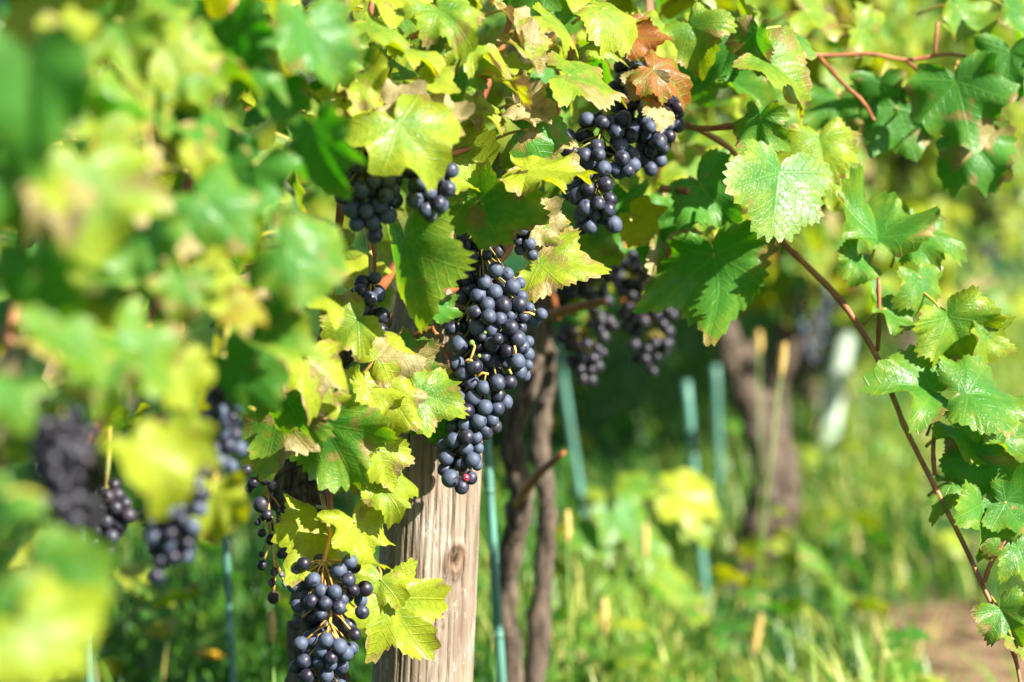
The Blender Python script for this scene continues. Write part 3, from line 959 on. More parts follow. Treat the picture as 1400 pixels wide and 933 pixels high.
for k, (vn, px, py, d, span, rot, yaw, pitch, tint, kw) in enumerate(LEAVES):
    jr = random.Random(9000 + k)
    if vn == 1:
        d = 2.02 - (2.02 - d) * .86
        span *= .86
    if py < 130 and 450 < px < 960:
        pitch += jr.uniform(5, 30); span *= .93
    if kw:
        yaw += jr.uniform(-8, 8); pitch += jr.uniform(-6, 6)
    else:
        yaw += jr.uniform(-30, 22); pitch += jr.uniform(-22, 22); rot += jr.uniform(-25, 25); span *= .92
    size = span / 1.42 * d / FOC
    n = TOC * (math.cos(R(yaw)) * math.cos(R(pitch))) + RGT * math.sin(R(yaw)) + UP * math.sin(R(pitch))
    t = RGT * math.sin(R(rot)) - UP * math.cos(R(rot))
    hr = random.Random(4000 + k)
    kw = dict(kw)
    kw.setdefault('fold', hr.uniform(.05, .45)); kw.setdefault('droop', hr.uniform(.1, .5)); kw.setdefault('rip', hr.uniform(.10, .26))
    if 'curl' not in kw and hr.random() < .6: kw['curl'] = hr.choice((-1, 1)) * hr.uniform(.2, .75)
    M = frame(n, t)
    pos = P(px, py, d) - Vector(M[:, 1]) * size * 0.22
    sharp = 1.85 < d < 2.3
    put_leaf(VN[vn], pos, n, t, size, tint, 1000 + k, na=150 if sharp else 64, nr=8 if sharp else 5, **kw)
    COUNT[vn] += 1

# ------------------------------------------------------------------ bunches of grapes
def berry_mesh(name, mat, seg=28, rings=18):
    """Unit-radius-1mm-free berry: radius 6 mm, slightly long, with a small stalk dimple."""
    V, F = [], []
    r = 0.006
    for i in range(rings + 1):
        ph = math.pi * i / rings
        for j in range(seg):
            th = 2 * math.pi * j / seg
            rr = r * math.sin(ph)
            z = r * 1.05 * math.cos(ph)
            if z < 0 and rr < 0.0011: z += (0.0011 - rr) * 0.25
            V.append((rr * math.cos(th), rr * math.sin(th), z))
    for i in range(rings):
        for j in range(seg):
            F.append((i * seg + j, (i + 1) * seg + j, (i + 1) * seg + (j + 1) % seg, i * seg + (j + 1) % seg))
    return mesh_np(name, V, F, True, None, [mat])


ME_BERRY = berry_mesh("berry", M_BERRY)
ME_BERRY_LOW = berry_mesh("berry", M_BERRY, 14, 9)
ME_DARK = berry_mesh("berry", M_BERRY_DARK, 18, 12)
ME_DRY = berry_mesh("berry", M_BERRY_DRY, 20, 12)
for v in ME_DRY.vertices:       # wrinkled skin
    a = math.atan2(v.co.y, v.co.x)
    v.co *= 1 - 0.12 * abs(math.sin(a * 4 + v.co.z * 300))

BG = "bunches of dark grapes on the vines"


def bunch_from(name_label, axis, berries, mesh, stalk_mat=None, group=BG, cat="grape bunch", top=None):
    """axis: list of world points from top to bottom; berries: (Vector, radius[, mesh])."""
    root = empty("grape_bunch", axis[0], name_label, cat, group)
    ax = [np.array(q) for q in spline([tuple(a) for a in axis], 24)]
    g = Geo()
    n = len(ax)
    stem = [tuple(q) for q in (top or [])] + [tuple(q) for q in ax]
    g.tube(stem, [0.0019] * (len(stem) - n) + [0.0019 * (1 - 0.6 * k / n) for k in range(n)], 7)
    rng = random.Random(int(axis[0][0] * 1e5) & 0xffff)
    for it in berries:
        c, r = it[0], it[1]
        me = it[2] if len(it) > 2 else mesh
        cv = np.array(c)
        k = int(np.argmin([np.linalg.norm(q + np.array([0, 0, -0.008]) - cv) for q in ax]))
        k = max(0, k - 2)
        d = cv - ax[k]
        dn = d / (np.linalg.norm(d) + 1e-9)
        end = cv - dn * r * 0.92
        mid = ax[k] * .45 + end * .55 + np.array([0, 0, 0.0015])
        g.tube([ax[k], mid, end], [0.0009, 0.0007, 0.0010], 5)
        o = link("berry", me, root)
        o.location = c
        q = Vector(-dn + np.array([0, 0, .25])).to_track_quat('Z', 'Y')
        o.rotation_mode = 'QUATERNION'
        o.rotation_quaternion = q @ Quaternion((0, 0, 1), rng.uniform(0, 6.28))
        s = r / 0.006
        o.scale = (s, s, s * rng.uniform(.97, 1.05))
    g.build("stalk", stalk_mat or M_STALK, root, tuple(axis[0]))
    return root


def relax(C, Rr, it=60, lock_view=False, frac=0.93):
    C = np.array(C, float); Rr = np.array(Rr, float)
    f = np.array(FWD)
    for _ in range(it):
        D_ = C[:, None] - C[None]
        dist = np.linalg.norm(D_, axis=-1) + np.eye(len(C))
        need = (Rr[:, None] + Rr[None]) * frac
        ov = np.maximum(need - dist, 0) * (1 - np.eye(len(C)))
        push = (D_ / dist[..., None]) * ov[..., None] * 0.35
        mv = push.sum(1)
        if lock_view:
            along = mv @ f
            mv = 0.10 * (mv - along[:, None] * f) + along[:, None] * f * 1.6
        C += mv
    return C


# the main bunch, berry by berry: photo pixel and radius in pixels; 1 = lies deeper
MAIN = [
    (678, 369, 9.3), (693.5, 375, 8), (662.6, 386, 8.5), (651.7, 374, 7, 1), (701, 392, 9.5), (711, 387, 7), (677, 400.6, 9.5), (655.5, 405, 10.5), (666.5, 417, 9), (687, 418, 10.5),
    (713.4, 406, 7.5), (709.5, 416.7, 10), (723.7, 421, 6.5), (650, 428, 9), (666, 349, 6.5), (636, 382, 8.5, 1), (634, 365, 8.5, 1), (632, 405, 9, 1), (625, 383, 8.5, 1), (635, 336, 9, 1), (627, 324, 9, 1),
    (623, 349, 9, 1), (643, 350, 9, 1), (658, 364, 8.5, 1), (650, 336, 8, 1), (640, 395, 8.5, 1), (690, 398, 8, 1),
    (669.7, 433, 9.3), (684.5, 437, 8.5), (696.7, 431, 7.5), (714.7, 433.5, 7.3), (731, 435.4, 9.5), (738, 431, 7.2), (711, 447, 8), (697.3, 447.6, 9.5), (673.5, 451, 10), (651.7, 448, 9.5),
    (617.6, 449, 8.3), (630, 434, 8, 1), (634, 446, 7.5, 1), (659, 461, 5.5), (688, 462, 7.8), (680, 464, 7), (671, 470, 9.3), (706, 462, 10.6), (714, 474, 8.5), (722, 467.5, 7.2), (657.5, 474, 8.3),
    (628, 471, 10.8), (693, 480, 9), (720.5, 485, 9), (663, 488, 6.5), (707, 495, 10), (721, 498.5, 6.5), (625, 498, 10), (648.5, 502, 9.5), (633.7, 509, 9), (662, 504, 8, 1), (680, 509, 9.5, 1),
    (710, 508.7, 9.8), (716, 512.5, 8), (696.7, 521.5, 9.5), (680, 524, 10), (646.5, 525.4, 9), (660, 530, 9), (632.5, 522, 8, 1), (673.5, 494.5, 9, 1), (689, 496, 9, 1), (672, 481, 7, 1),
    (625.4, 545, 11), (647, 543.7, 10), (638, 562, 10.3), (620.6, 567, 9.3), (663, 558, 9.4), (680, 558, 8.5), (690.5, 550, 9), (654.4, 575, 9.8), (636, 581, 9), (620, 585.5, 8.5), (662.4, 588, 8.8),
    (673, 574, 8), (681, 540, 9), (639, 597.5, 8.8), (621.4, 601.5, 9.4), (651, 598, 7.5), (607, 608, 9.2), (637.5, 613, 9.4), (653, 613, 6.9), (610, 625.6, 9.5), (644.7, 628, 9.3), (632, 636, 8.2),
    (652, 636, 6.7), (607.8, 642.5, 8.5), (616.6, 654.6, 11), (630.3, 665, 9), (644, 653.8, 7.6),
]
AX = [(655, 300), (660, 370), (668, 430), (668, 490), (655, 540), (642, 590), (630, 640), (628, 662)]
HW = [(300, 30), (370, 45), (430, 58), (500, 52), (560, 40), (620, 28), (670, 20)]


def axis_x(y): return float(np.interp(y, [a[1] for a in AX], [a[0] for a in AX]))


DM = 2.03
C, RR, kinds = [], [], []
for it in MAIN:
    px, py, r = it[:3]
    r *= 1.14
    hw = float(np.interp(py, [h[0] for h in HW], [h[1] for h in HW]))
    u = min(0.98, abs(px - axis_x(py)) / hw)
    depth = -0.6 * hw * math.sqrt(1 - u * u) * DM / FOC
    if len(it) > 3: depth = depth * 0.15 + 0.004
    C.append(P(px, py, DM + depth)); RR.append(r * DM / FOC); kinds.append(ME_BERRY)
C = relax(C, RR, 80, True)
berries = [(Vector(c), r, m) for c, r, m in zip(C, RR, kinds)]
bunch_main = bunch_from("large sharp bunch of blue-black grapes hanging in front of the wooden post", [P(x, y, DM + .006) for x, y in AX], berries, ME_BERRY,
                        top=[P(640, 240, 2.06), P(650, 275, 2.04)])
# berries inside and behind, hidden among the front ones
rg = np.random.default_rng(19)
front_c, front_r = np.array(C), np.array(RR)
gi = Geo()
bv = np.array([v.co[:] for v in ME_DARK.vertices]); bf = np.array([p.vertices[:] for p in ME_DARK.polygons])
pts = []
for _ in range(90):
    y = rg.uniform(318, 645)
    hw = float(np.interp(y, [h[0] for h in HW], [h[1] for h in HW])) * .72
    a = rg.uniform(-math.pi, math.pi)
    q = math.sqrt(rg.random())
    pts.append(P(axis_x(y) - 2 + hw * q * math.cos(a), y, DM + .014 + .5 * hw * q * math.sin(a) * DM / FOC))
pts = relax(pts, [.0062] * len(pts), 60)
for c in pts:
    if np.min(np.linalg.norm(front_c - c, axis=1) - front_r) < .0052: 
        c = c + np.array(FWD) * .007
    gi.add(bv * rg.uniform(.9, 1.1) + c, bf)
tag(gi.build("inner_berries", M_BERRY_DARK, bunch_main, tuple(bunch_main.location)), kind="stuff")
# a split reddish berry, dried flower ends and green shot berries in the gaps of the main bunch
for (px, py, r, d) in ((645, 469, 4, 2.005), (655, 487, 3, 2.003), (663, 455, 2.4, 2.0)):
    o = link("green_berry", berry_mesh("green_berry", M_STEM, 14, 9), bunch_main)
    o.location = P(px, py, d)
    o.scale = (r * d / FOC / .006,) * 3
    o["label"] = "tiny unripe green berry"
o = link("split_berry", berry_mesh("split_berry", mat_simple("split_red_flesh", (.30, .03, .05), (.10, .015, .03), 500, .3), 14, 9), bunch_main)
o.location = P(636.7, 654, 2.005); o.scale = (.55, .55, .6); o["label"] = "small split berry showing red flesh"
for (pts) in ([(640, 497), (646, 484), (649, 474), (646, 468)], [(636, 494), (641, 492), (650, 495)], [(652, 516), (660, 510), (668, 512)], [(703, 473), (705, 480), (704, 485)], [(696, 505), (699, 512)], [(716, 428), (724, 428), (731, 431)]):
    g = Geo()
    q = [tuple(P(x, y, 2.006)) for x, y in pts]
    g.tube(q, [.0011] * len(q), 6)
    g.build("bare_stalk", M_STALK_DRY, bunch_main, q[0])


def bunch(label, px, py0, py1, hwpx, d, n, rmm, seed, mesh=None, tilt=0, shape=None, stalk=None, straggly=0.0, group=BG):
    rng = np.random.default_rng(seed)
    mesh = mesh or (ME_BERRY if 1.7 < d < 2.4 else ME_BERRY_LOW)
    sc = d / FOC
    L = (py1 - py0) * sc
    top = P(px - tilt * .5, py0, d)
    axis = [top + Vector((tilt * sc * k / 4 + rng.normal(0, .002), rng.normal(0, .002), -L * k / 4)) for k in range(5)]
    ax = np.array([np.array(q) for q in axis])
    shape = shape or [(0, .55), (.15, .95), (.35, 1.0), (.6, .8), (.85, .5), (1, .25)]
    C, RR = [], []
    for _ in range(n):
        t = rng.random()
        w = hwpx * sc * np.interp(t, [s[0] for s in shape], [s[1] for s in shape])
        if rng.random() > (w / (hwpx * sc)) * 1.1 + .1: t = rng.uniform(.1, .55); w = hwpx * sc * np.interp(t, [s[0] for s in shape], [s[1] for s in shape])
        a = rng.uniform(0, 6.283)
        q = np.array([np.interp(t, np.linspace(0, 1, 5), ax[:, k]) for k in range(3)])
        rr = max(0.0, w - rmm / 1000 * .6) * math.sqrt(rng.uniform(.35, 1))
        C.append(q + np.array([rr * math.cos(a), rr * math.sin(a) * .85, 0]))
        RR.append(rmm / 1000 * rng.uniform(.82, 1.1) * (1 if rng.random() > straggly else rng.uniform(.35, .7)))
    C = relax(C, RR, 60)
    tops = [top + Vector((rng.normal(0, .01), .03, .05)), top + Vector((0, .008, .02))]
    return bunch_from(label, axis, [(Vector(c), r) for c, r in zip(C, RR)], mesh, stalk, group, top=tops)


# small strand beside the top of the main bunch
st = [(688, 284.5, 8.8), (703, 287.5, 9.2), (700, 304, 7.5), (714, 315, 9.5), (709, 329, 7), (717, 320, 8.5), (724, 334, 9.4), (728, 348, 8.2), (706, 312, 8), (712, 340, 8.5), (698, 296, 8), (716, 333, 8)]
C = relax([P(x, y, 2.035 + (0.008 if i > 7 else 0)) for i, (x, y, r) in enumerate(st)], [r * 2.03 / FOC for x, y, r in st], 40, True)
bunch_from("short strand of few blue grapes half hidden behind the green leaf above the sharp bunch", [P(690, 270, 2.05), P(700, 295, 2.05), P(712, 325, 2.05), P(724, 348, 2.05)],
           [(Vector(c), s[2] * 2.03 / FOC) for c, s in zip(C, st)], ME_BERRY)

bunch("bunch of blue grapes under the yellow leaf tip, directly left of a darker bunch", 818, 165, 318, 56, 2.10, 62, 7.0, 21, tilt=-15)
bunch("dark bunch of grapes below the red and orange leaves at the top", 888, 92, 224, 54, 2.16, 64, 7.0, 22, tilt=15)
bunch("soft bunch of grapes left of the big shaded leaf, under a yellow-green leaf", 500, 205, 305, 48, 1.84, 54, 6.4, 23, tilt=12)
bunch("few dark grapes hanging between two yellow-green leaves above the big shaded leaf", 590, 222, 300, 28, 1.84, 22, 6.3, 24)
bunch("small soft cluster of grapes left of the big shaded leaf's lower lobe", 506, 385, 472, 18, 2.02, 18, 6.2, 25)
bunch("bunch of grapes with orange stalks left of the post, above the picture's lower edge", 445, 766, 965, 54, 1.97, 84, 6.1, 26, tilt=-10, stalk=M_STALK_DRY, straggly=.15,
      shape=[(0, .8), (.15, 1.0), (.5, .95), (.8, .75), (1, .4)])
sh = [(337, 643, 7.5), (346, 660, 8), (340, 668, 6), (357, 690, 11), (365, 705, 9), (363, 655, 9), (375, 665, 9), (372, 640, 9), (352, 714, 5), (362, 707, 6), (358, 729, 6), (370, 738, 7), (379, 725, 5), (357, 758, 4), (384, 758, 6),
      (358, 773, 7), (380, 680, 9), (372, 720, 6), (388, 700, 8)]
dr = [(375, 782, 6.5), (372, 797, 6), (390, 799, 4.5), (374, 817, 9), (385, 786, 4)]
SD = 2.1
bunch_from("thin shrivelled bunch with bare stalks and dusty dried berries, beside the knobbly vine trunk", [P(365, 630, SD), P(366, 680, SD), P(370, 730, SD), P(376, 780, SD), P(374, 812, SD)],
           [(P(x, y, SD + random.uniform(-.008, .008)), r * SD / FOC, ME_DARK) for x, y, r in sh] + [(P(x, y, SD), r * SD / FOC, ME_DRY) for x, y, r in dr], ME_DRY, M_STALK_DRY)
bunch("large blurred bunch of grapes at the far left of the picture", 92, 575, 732, 36, 1.24, 84, 4.6, 31, tilt=10, mesh=ME_DARK)
bunch("blurred bunch of grapes hanging below the blurred yellow leaf", 236, 650, 782, 28, 1.45, 62, 4.9, 32, tilt=-26)
bunch("small blurred bunch of grapes in the leaf gap above the pale hanging leaf", 300, 540, 628, 24, 1.55, 38, 5.0, 33)
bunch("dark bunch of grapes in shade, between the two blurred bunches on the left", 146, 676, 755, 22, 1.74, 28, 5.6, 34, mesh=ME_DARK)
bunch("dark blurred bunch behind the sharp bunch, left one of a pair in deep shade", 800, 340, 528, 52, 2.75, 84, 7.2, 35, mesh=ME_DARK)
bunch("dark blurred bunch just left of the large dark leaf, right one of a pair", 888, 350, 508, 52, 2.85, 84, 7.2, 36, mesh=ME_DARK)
bunch("far blurred violet bunch above the pale slanting stake", 1112, 385, 495, 30, 4.9, 52, 8.0, 37)
bunch("far blurred dark bunch at the right edge of the picture", 1358, 250, 360, 32, 8.6, 48, 14, 38)
bunch("far blurred dark bunch under the dark leaves at the upper right", 1240, 190, 250, 20, 6.2, 40, 9, 39)

# ------------------------------------------------------------------ random foliage of the row
EXCL = [  # (px, py, half-width, half-height, depth): keep what lies in front of these clear
    (668, 490, 75, 190, 2.1), (820, 235, 62, 85, 2.2), (888, 155, 60, 75, 2.25), (498, 255, 45, 55, 1.95), (590, 255, 30, 45, 2.0), (506, 428, 22, 45, 2.06), (447, 850, 70, 110, 2.1),
    (365, 735, 40, 110, 2.15), (92, 650, 50, 90, 1.3), (238, 710, 40, 75, 1.46), (300, 580, 28, 50, 1.55), (146, 715, 28, 45, 1.8), (710, 315, 30, 45, 2.1), (590, 780, 85, 330, 2.2),
    (840, 440, 110, 90, 2.8), (1112, 440, 35, 60, 4.8), (1358, 305, 40, 60, 8.4), (1020, 600, 80, 230, 4.3), (1240, 215, 26, 34, 6.1), (1070, 255, 75, 85, 2.2)]


def clear(px, py, d, m):
    for ex, ey, hw, hh, ed in EXCL:
        if d < ed and abs(px - ex) < hw + m and abs(py - ey) < hh + m:
            return False
    return True


def row_leaf(rng, dlo, dhi, hmin, hmax, latw=.15):
    for _ in range(200):
        y = rng.uniform(dlo, dhi)
        lat = float(np.clip(rng.normal(0, latw), -.30, .30))
        z = hmin + (hmax - hmin) * rng.random() ** .9
        pos = Vector((row_x(y) + lat, y - .2 * lat, z))
        size = rng.uniform(.028, .052)
        px, py, d = proj(pos)
        span = size * FOC / d
        if d < .9 or not clear(px, py, d, span * .8): continue
        # near vines end at the left; keep the view to the middle open
        if d < 1.8 and px > 60 + (d - .9) * 430: continue
        if d < 1.25 and z < .95 and rng.random() < .8: continue
        if d < 1.8 and py > 640 and px > 150 - span * .5: continue
        if 1.8 <= d < 2.15 and (px > 560 or py > 560): continue
        if d < 3.2 and py > 450 and px > 560: continue
        if d < 3.1 and px > 1080 and rng.random() < .75: continue
        side = 1 if lat > -.05 else -1
        n = Vector((side * .55 + rng.normal(0, .45), -.35 + rng.normal(0, .45), .55 + rng.normal(0, .35)))
        t = Vector((rng.normal(side * .2, .5), rng.normal(-.1, .5), -1 + rng.normal(0, .4)))
        return pos, n, t, size, px, py, d
    return None


def fill_vine(vine, key, dlo, dhi, total, hmin, hmax, seed, parts, ybias=0.0, tmpl=None, latw=.15, na=48):
    rng = np.random.default_rng(seed)
    got = []
    for _ in range(total):
        r = row_leaf(rng, dlo, dhi, hmin, hmax, latw)
        if r: got.append(r)
    # those inside the frame and nearest the camera become parts, the rest one mass
    inside = [r for r in got if -40 < r[4] < 1440 and -60 < r[5] < 960]
    inside.sort(key=lambda r: r[6])
    ids = set(id(r) for r in inside[:parts])
    g = Geo()
    for k, r in enumerate(got):
        tint = rand_tint(rng, ybias)
        if id(r) in ids:
            put_leaf(vine, r[0], r[1], r[2], r[3], tint, seed * 1000 + k, na=na, nr=4, stalk=r[6] < 2.6, fold=rng.uniform(0, .3), droop=rng.uniform(.1, .4), rip=.1)
        else:
            add_leaf(g, rng, tuple(r[0]), r[1], r[2], r[3], tint, tmpl or LOW)
    if g.v:
        tag(g.build("foliage", M_LEAF, vine, tuple(vine.location), types=LT), kind="stuff")


def fill_left(n):
    return max(0, min(n, 99 - COUNT[n_key]))


fill_vine(vine1, 1, 1.3, 1.85, 210, .50, 1.25, 41, 99 - COUNT[1])
fill_vine(vine2, 2, 1.7, 2.45, 260, .52, 1.3, 42, 99 - COUNT[2], .12)
fill_vine(vine3, 3, 2.2, 3.45, 500, .54, 1.45, 43, 99 - COUNT[3], .10)
fill_vine(vine4, 4, 3.4, 4.85, 680, .52, 1.55, 44, 90, .12, latw=.21)


def inner_canes(vine, y0, y1, n, seed, top=1.4):
    rng = np.random.default_rng(seed)
    for k in range(n):
        y = y0 + (y1 - y0) * (k + .5) / n
        x = row_x(y) + rng.normal(0, .04)
        pts = [(x, y, .55), (x + rng.normal(0, .05), y + rng.normal(0, .05), .8), (x + rng.normal(0, .08), y + rng.normal(0, .08), 1.05), (x + rng.normal(0, .1), y + rng.normal(0, .1), top)]
        cane_tube(pts, [.0045, .004, .0035, .0025], vine, "cane", n=16)


inner_canes(vine3, 2.55, 3.3, 4, 51)
inner_canes(vine4, 3.6, 4.8, 5, 52, 1.5)

FAR_LABELS = {
    0: "blurred grape vine just behind the leaning trunk, in front of the pale slanting stake",
    1: "blurred sunlit grape vine close behind the pale slanting stake",
}
far_d = [5.4, 6.5, 7.6, 8.7, 9.8, 11.0, 12.2, 13.5, 15.0, 17, 19, 21, 23.5, 26]
ORD = ["", "", "third", "fourth", "fifth", "sixth", "seventh", "eighth", "ninth", "tenth", "eleventh", "twelfth", "thirteenth", "fourteenth"]
for k, yd in enumerate(far_d):
    rng = np.random.default_rng(60 + k)
    bx = row_x(yd) + rng.normal(0, .03)
    lb = FAR_LABELS.get(k) or f"far blurred grape vine, {ORD[k]} along the row beyond the leaning trunk"
    vn = empty("grapevine", (bx, yd, 0), lb, "grape vine", VINE_GROUP)
    a, b = rng.normal(0, .05), rng.normal(0, .05)
    trunk_tube([(bx, yd, -.05), (bx + a, yd, .2), (bx + a + b, yd, .42), (bx + b, yd + .05, .75)], [.04, .032, .032, .02], 80 + k, parent=vn, n=24, seg=10)
    step = (far_d[k + 1] - yd) if k + 1 < len(far_d) else 3
    g = Geo()
    for _ in range(760 if k < 6 else 320):
        y = rng.uniform(yd - step * .55, yd + step * .55)
        lat = float(np.clip(rng.normal(0.10, .22), -.4, .62))
        z = .42 + (1.70 + .02 * yd - .42) * rng.random() ** 1.1
        pos = Vector((row_x(y) + lat, y - .2 * lat, z))
        size = rng.uniform(.045, .075) * (1 + .02 * yd)
        px, py, d = proj(pos)
        if not clear(px, py, d, size * FOC / d * .6): continue
        n = Vector((.55 + rng.normal(0, .45), -.35 + rng.normal(0, .45), .55 + rng.normal(0, .35)))
        t = Vector((rng.normal(.2, .5), rng.normal(-.1, .5), -1 + rng.normal(0, .4)))
        add_leaf(g, rng, tuple(pos), n, t, size, rand_tint(rng, .16), FAR)
    tag(g.build("foliage", M_LEAF, vn, tuple(vn.location), types=LT), kind="stuff")
    if k < 5:
        g = Geo()
        for _ in range(130):
            y = rng.uniform(yd - step * .55, yd + step * .55)
            pos = Vector((row_x(y) + rng.uniform(.2, .75), y, rng.uniform(.62, 1.5)))
            size = rng.uniform(.05, .075)
            px, py, d = proj(pos)
            if not clear(px, py, d, size * FOC / d * .6): continue
            n = Vector((.55 + rng.normal(0, .45), -.35 + rng.normal(0, .45), .55 + rng.normal(0, .35)))
            add_leaf(g, rng, tuple(pos), n, Vector((rng.normal(.2, .5), rng.normal(-.1, .5), -1)), size, rand_tint(rng, .18), FAR)
        tag(g.build("side_foliage", M_LEAF, vn, tuple(vn.location), types=LT), kind="stuff")
    for c in range(3):
        y = yd + (c - 1) * step * .3
        x = row_x(y)
        cane_tube([(x, y, .6), (x + rng.normal(0, .06), y, 1.0), (x + rng.normal(0, .1), y, 1.55)], [.005, .004, .003], vn, "cane", n=10)

# the next row to the left, in the background
for k in range(9):
    rng = np.random.default_rng(160 + k)
    yd = 5.2 + k * 1.5
    bx = row_x(yd) - 2.0
    vn = empty("grapevine", (bx, yd, 0), "blurred grape vine of the next row behind, in the gap below the leaves", "grape vine", "grape vines of the row behind")
    trunk_tube([(bx, yd, -.05), (bx + .03, yd, .3), (bx, yd, .7)], [.035, .03, .02], 180 + k, parent=vn, n=18, seg=10)
    g = Geo()
    for _ in range(260):
        y = rng.uniform(yd - .85, yd + .85)
        lat = float(np.clip(rng.normal(0, .18), -.4, .4))
        pos = Vector((row_x(y) - 2.0 + lat, y, .40 + 1.4 * rng.random() ** .85))
        n = Vector((.55 + rng.normal(0, .45), -.35 + rng.normal(0, .45), .55 + rng.normal(0, .35)))
        t = Vector((rng.normal(.2, .5), rng.normal(-.1, .5), -1))
        add_leaf(g, rng, tuple(pos), n, t, rng.uniform(.05, .08), rand_tint(rng, .05), FAR)
    tag(g.build("foliage", M_LEAF, vn, tuple(vn.location), types=LT), kind="stuff")


# distant belt of trees closing the view
def woodland():
    g = Geo()
    rng = np.random.default_rng(9)
    for _ in range(5200):
        x = rng.uniform(-22, 34)
        y = 48 + rng.normal(0, 2.5)
        top = 7 + 1.6 * math.sin(x * .5) + 1.0 * math.sin(x * 1.3 + 1)
        z = rng.uniform(0.0, top)
        n = Vector((rng.normal(.3, .5), -.6 + rng.normal(0, .4), .4 + rng.normal(0, .4)))
        add_leaf(g, rng, (x, y, z), n, Vector((rng.normal(), rng.normal(), -1)), rng.uniform(.3, .55), (rng.beta(1.2, 3), .05, 0), FAR)
    return tag(g.build("woodland", M_LEAF, types=LT), "distant blurred green woodland behind the vineyard", "woodland", kind="stuff")


woodland()

# ------------------------------------------------------------------ wooden post
def post():
    top, bot = P(600, 412, 2.13), P(560, 1330, 2.13)
    rng = np.random.default_rng(77)
    H = (top.z + .03)
    na, nh = 220, 260
    th = np.linspace(0, 2 * math.pi, na, endpoint=False)
    zz = np.linspace(-.06, top.z, nh)
    r0 = 0.0415
    TH, ZZ = np.meshgrid(th, zz)
    # angle measured from the camera-facing side (-y), positive to the right
    A = (TH + math.pi) % (2 * math.pi) - math.pi
    rad = r0 * (1.0 + .15 * (1 - ZZ / top.z) + .02 * np.sin(TH * 2 + 1) + .015 * np.sin(TH * 3 + ZZ * 5) + .012 * np.sin(ZZ * 14 + TH))
    crack = np.zeros_like(A)
    for a0, w, dep, z0, z1, sd_ in ((-.42, .030, .0035, -.1, .62, 1), (.55, .036, .006, -.1, .60, 2), (.86, .05, .007, .28, .56, 3), (-.95, .03, .003, .1, .7, 4), (.12, .018, .002, .2, .5, 5),
                                    (.33, .02, .0025, -.1, .36, 6), (-.12, .014, .0015, .35, .62, 7), (1.35, .05, .006, -.1, .7, 8), (2.4, .05, .006, -.1, .7, 9), (-2.0, .05, .006, -.1, .7, 10)):
        c = a0 + .05 * np.sin(ZZ * 9 + sd_) + .025 * np.sin(ZZ * 31 + sd_ * 2) + .010 * np.sin(ZZ * 90 + sd_)
        ww = w * .62 * (.45 + .45 * np.sin(ZZ * 13 + sd_) ** 2)
        m = np.exp(-((A - c) / ww) ** 2) * np.clip((ZZ - z0) / .04, 0, 1) * np.clip((z1 - ZZ) / .05, 0, 1)
        rad -= dep * m
        crack = np.maximum(crack, m * min(1, dep / .0035))
    knot = np.zeros_like(A)
    for a0, z0, s in ((.60, .371, .0095), (-.27, .322, .0075)):
        dd = np.sqrt(((A - a0) * r0) ** 2 + ((ZZ - z0) * .72) ** 2) / s
        k = np.clip(1 - dd * .55, 0, 1)
        knot = np.maximum(knot, k)
        rad += .0028 * np.exp(-((dd - 1) / .35) ** 2) - .0035 * np.exp(-(dd / .35) ** 2)
        crack = np.maximum(crack, np.exp(-(dd / .22) ** 2))
    rad += .0005 * np.sin(TH * 46 + 3 * np.sin(ZZ * 7)) + .0004 * np.sin(TH * 83 + 2 * np.sin(ZZ * 11 + 1))
    # frayed top
    tb = np.clip((ZZ - top.z + .03) / .03, 0, 1)
    rad *= 1 - .10 * tb ** 2
    ZZ = ZZ + tb * .006 * np.sin(TH * 7) + tb * .004 * np.sin(TH * 17 + 2)
    ax_x = np.interp(ZZ, [bot.z, top.z], [bot.x, top.x])
    X = ax_x + rad * np.sin(TH)
    Y = 2.13 - rad * np.cos(TH)
    V = np.stack([X, Y, ZZ], -1).reshape(-1, 3)
    i, j = np.meshgrid(np.arange(nh - 1), np.arange(na), indexing='ij')
    a = i * na + j
    b = i * na + (j + 1) % na
    F = np.stack([a.ravel(), b.ravel(), (b + na).ravel(), (a + na).ravel()], -1)
    g = Geo()
    ctr = len(V)
    V = np.concatenate([V, [[top.x, 2.13, top.z - .002]]])
    cap = [(ctr, (nh - 1) * na + k, (nh - 1) * na + (k + 1) % na, (nh - 1) * na + (k + 2) % na) for k in range(0, na, 2)]
    F = np.concatenate([F, cap])
    g.add(V, F, crack=np.append(crack.ravel(), .2), knot=np.append(knot.ravel(), 0))
    o = g.build("wooden_post", M_POST, None, (float(bot.x), 2.13, 0))
    return tag(o, "round weathered wooden post with cracks and a knot, behind the sharp grape bunch", "post")


post()

# ------------------------------------------------------------------ stakes
def stake(pts, r, label, mat=None):
    p = [tuple(q) for q in pts]
    g = Geo()
    base = p[-1]
    q = spline(p, 18)
    g.tube(q, [r] * 18, 10)
    # cane joints: small rings along the stake
    for k in range(3, 17, 4):
        a, b = np.array(q[k]), np.array(q[k + 1])
        u = (b - a) / np.linalg.norm(b - a)
        g.tube([a - u * .003, a, a + u * .003], [r * 1.0, r * 1.08, r * 1.0], 10)
    o = g.build("plant_stake", mat or M_STAKE, None, base)
    return tag(o, label, "stake", "thin stakes beside the vines")


def down(px0, py0, px1, py1, d, r, label, mat=None):
    """A straight stake through two photo points at depth d, run on down into the soil."""
    a, b = P(px0, py0, d), P(px1, py1, d)
    u = (b - a) / (a.z - b.z)
    stake([a, b, b + u * (b.z + .03)], r, label, mat)


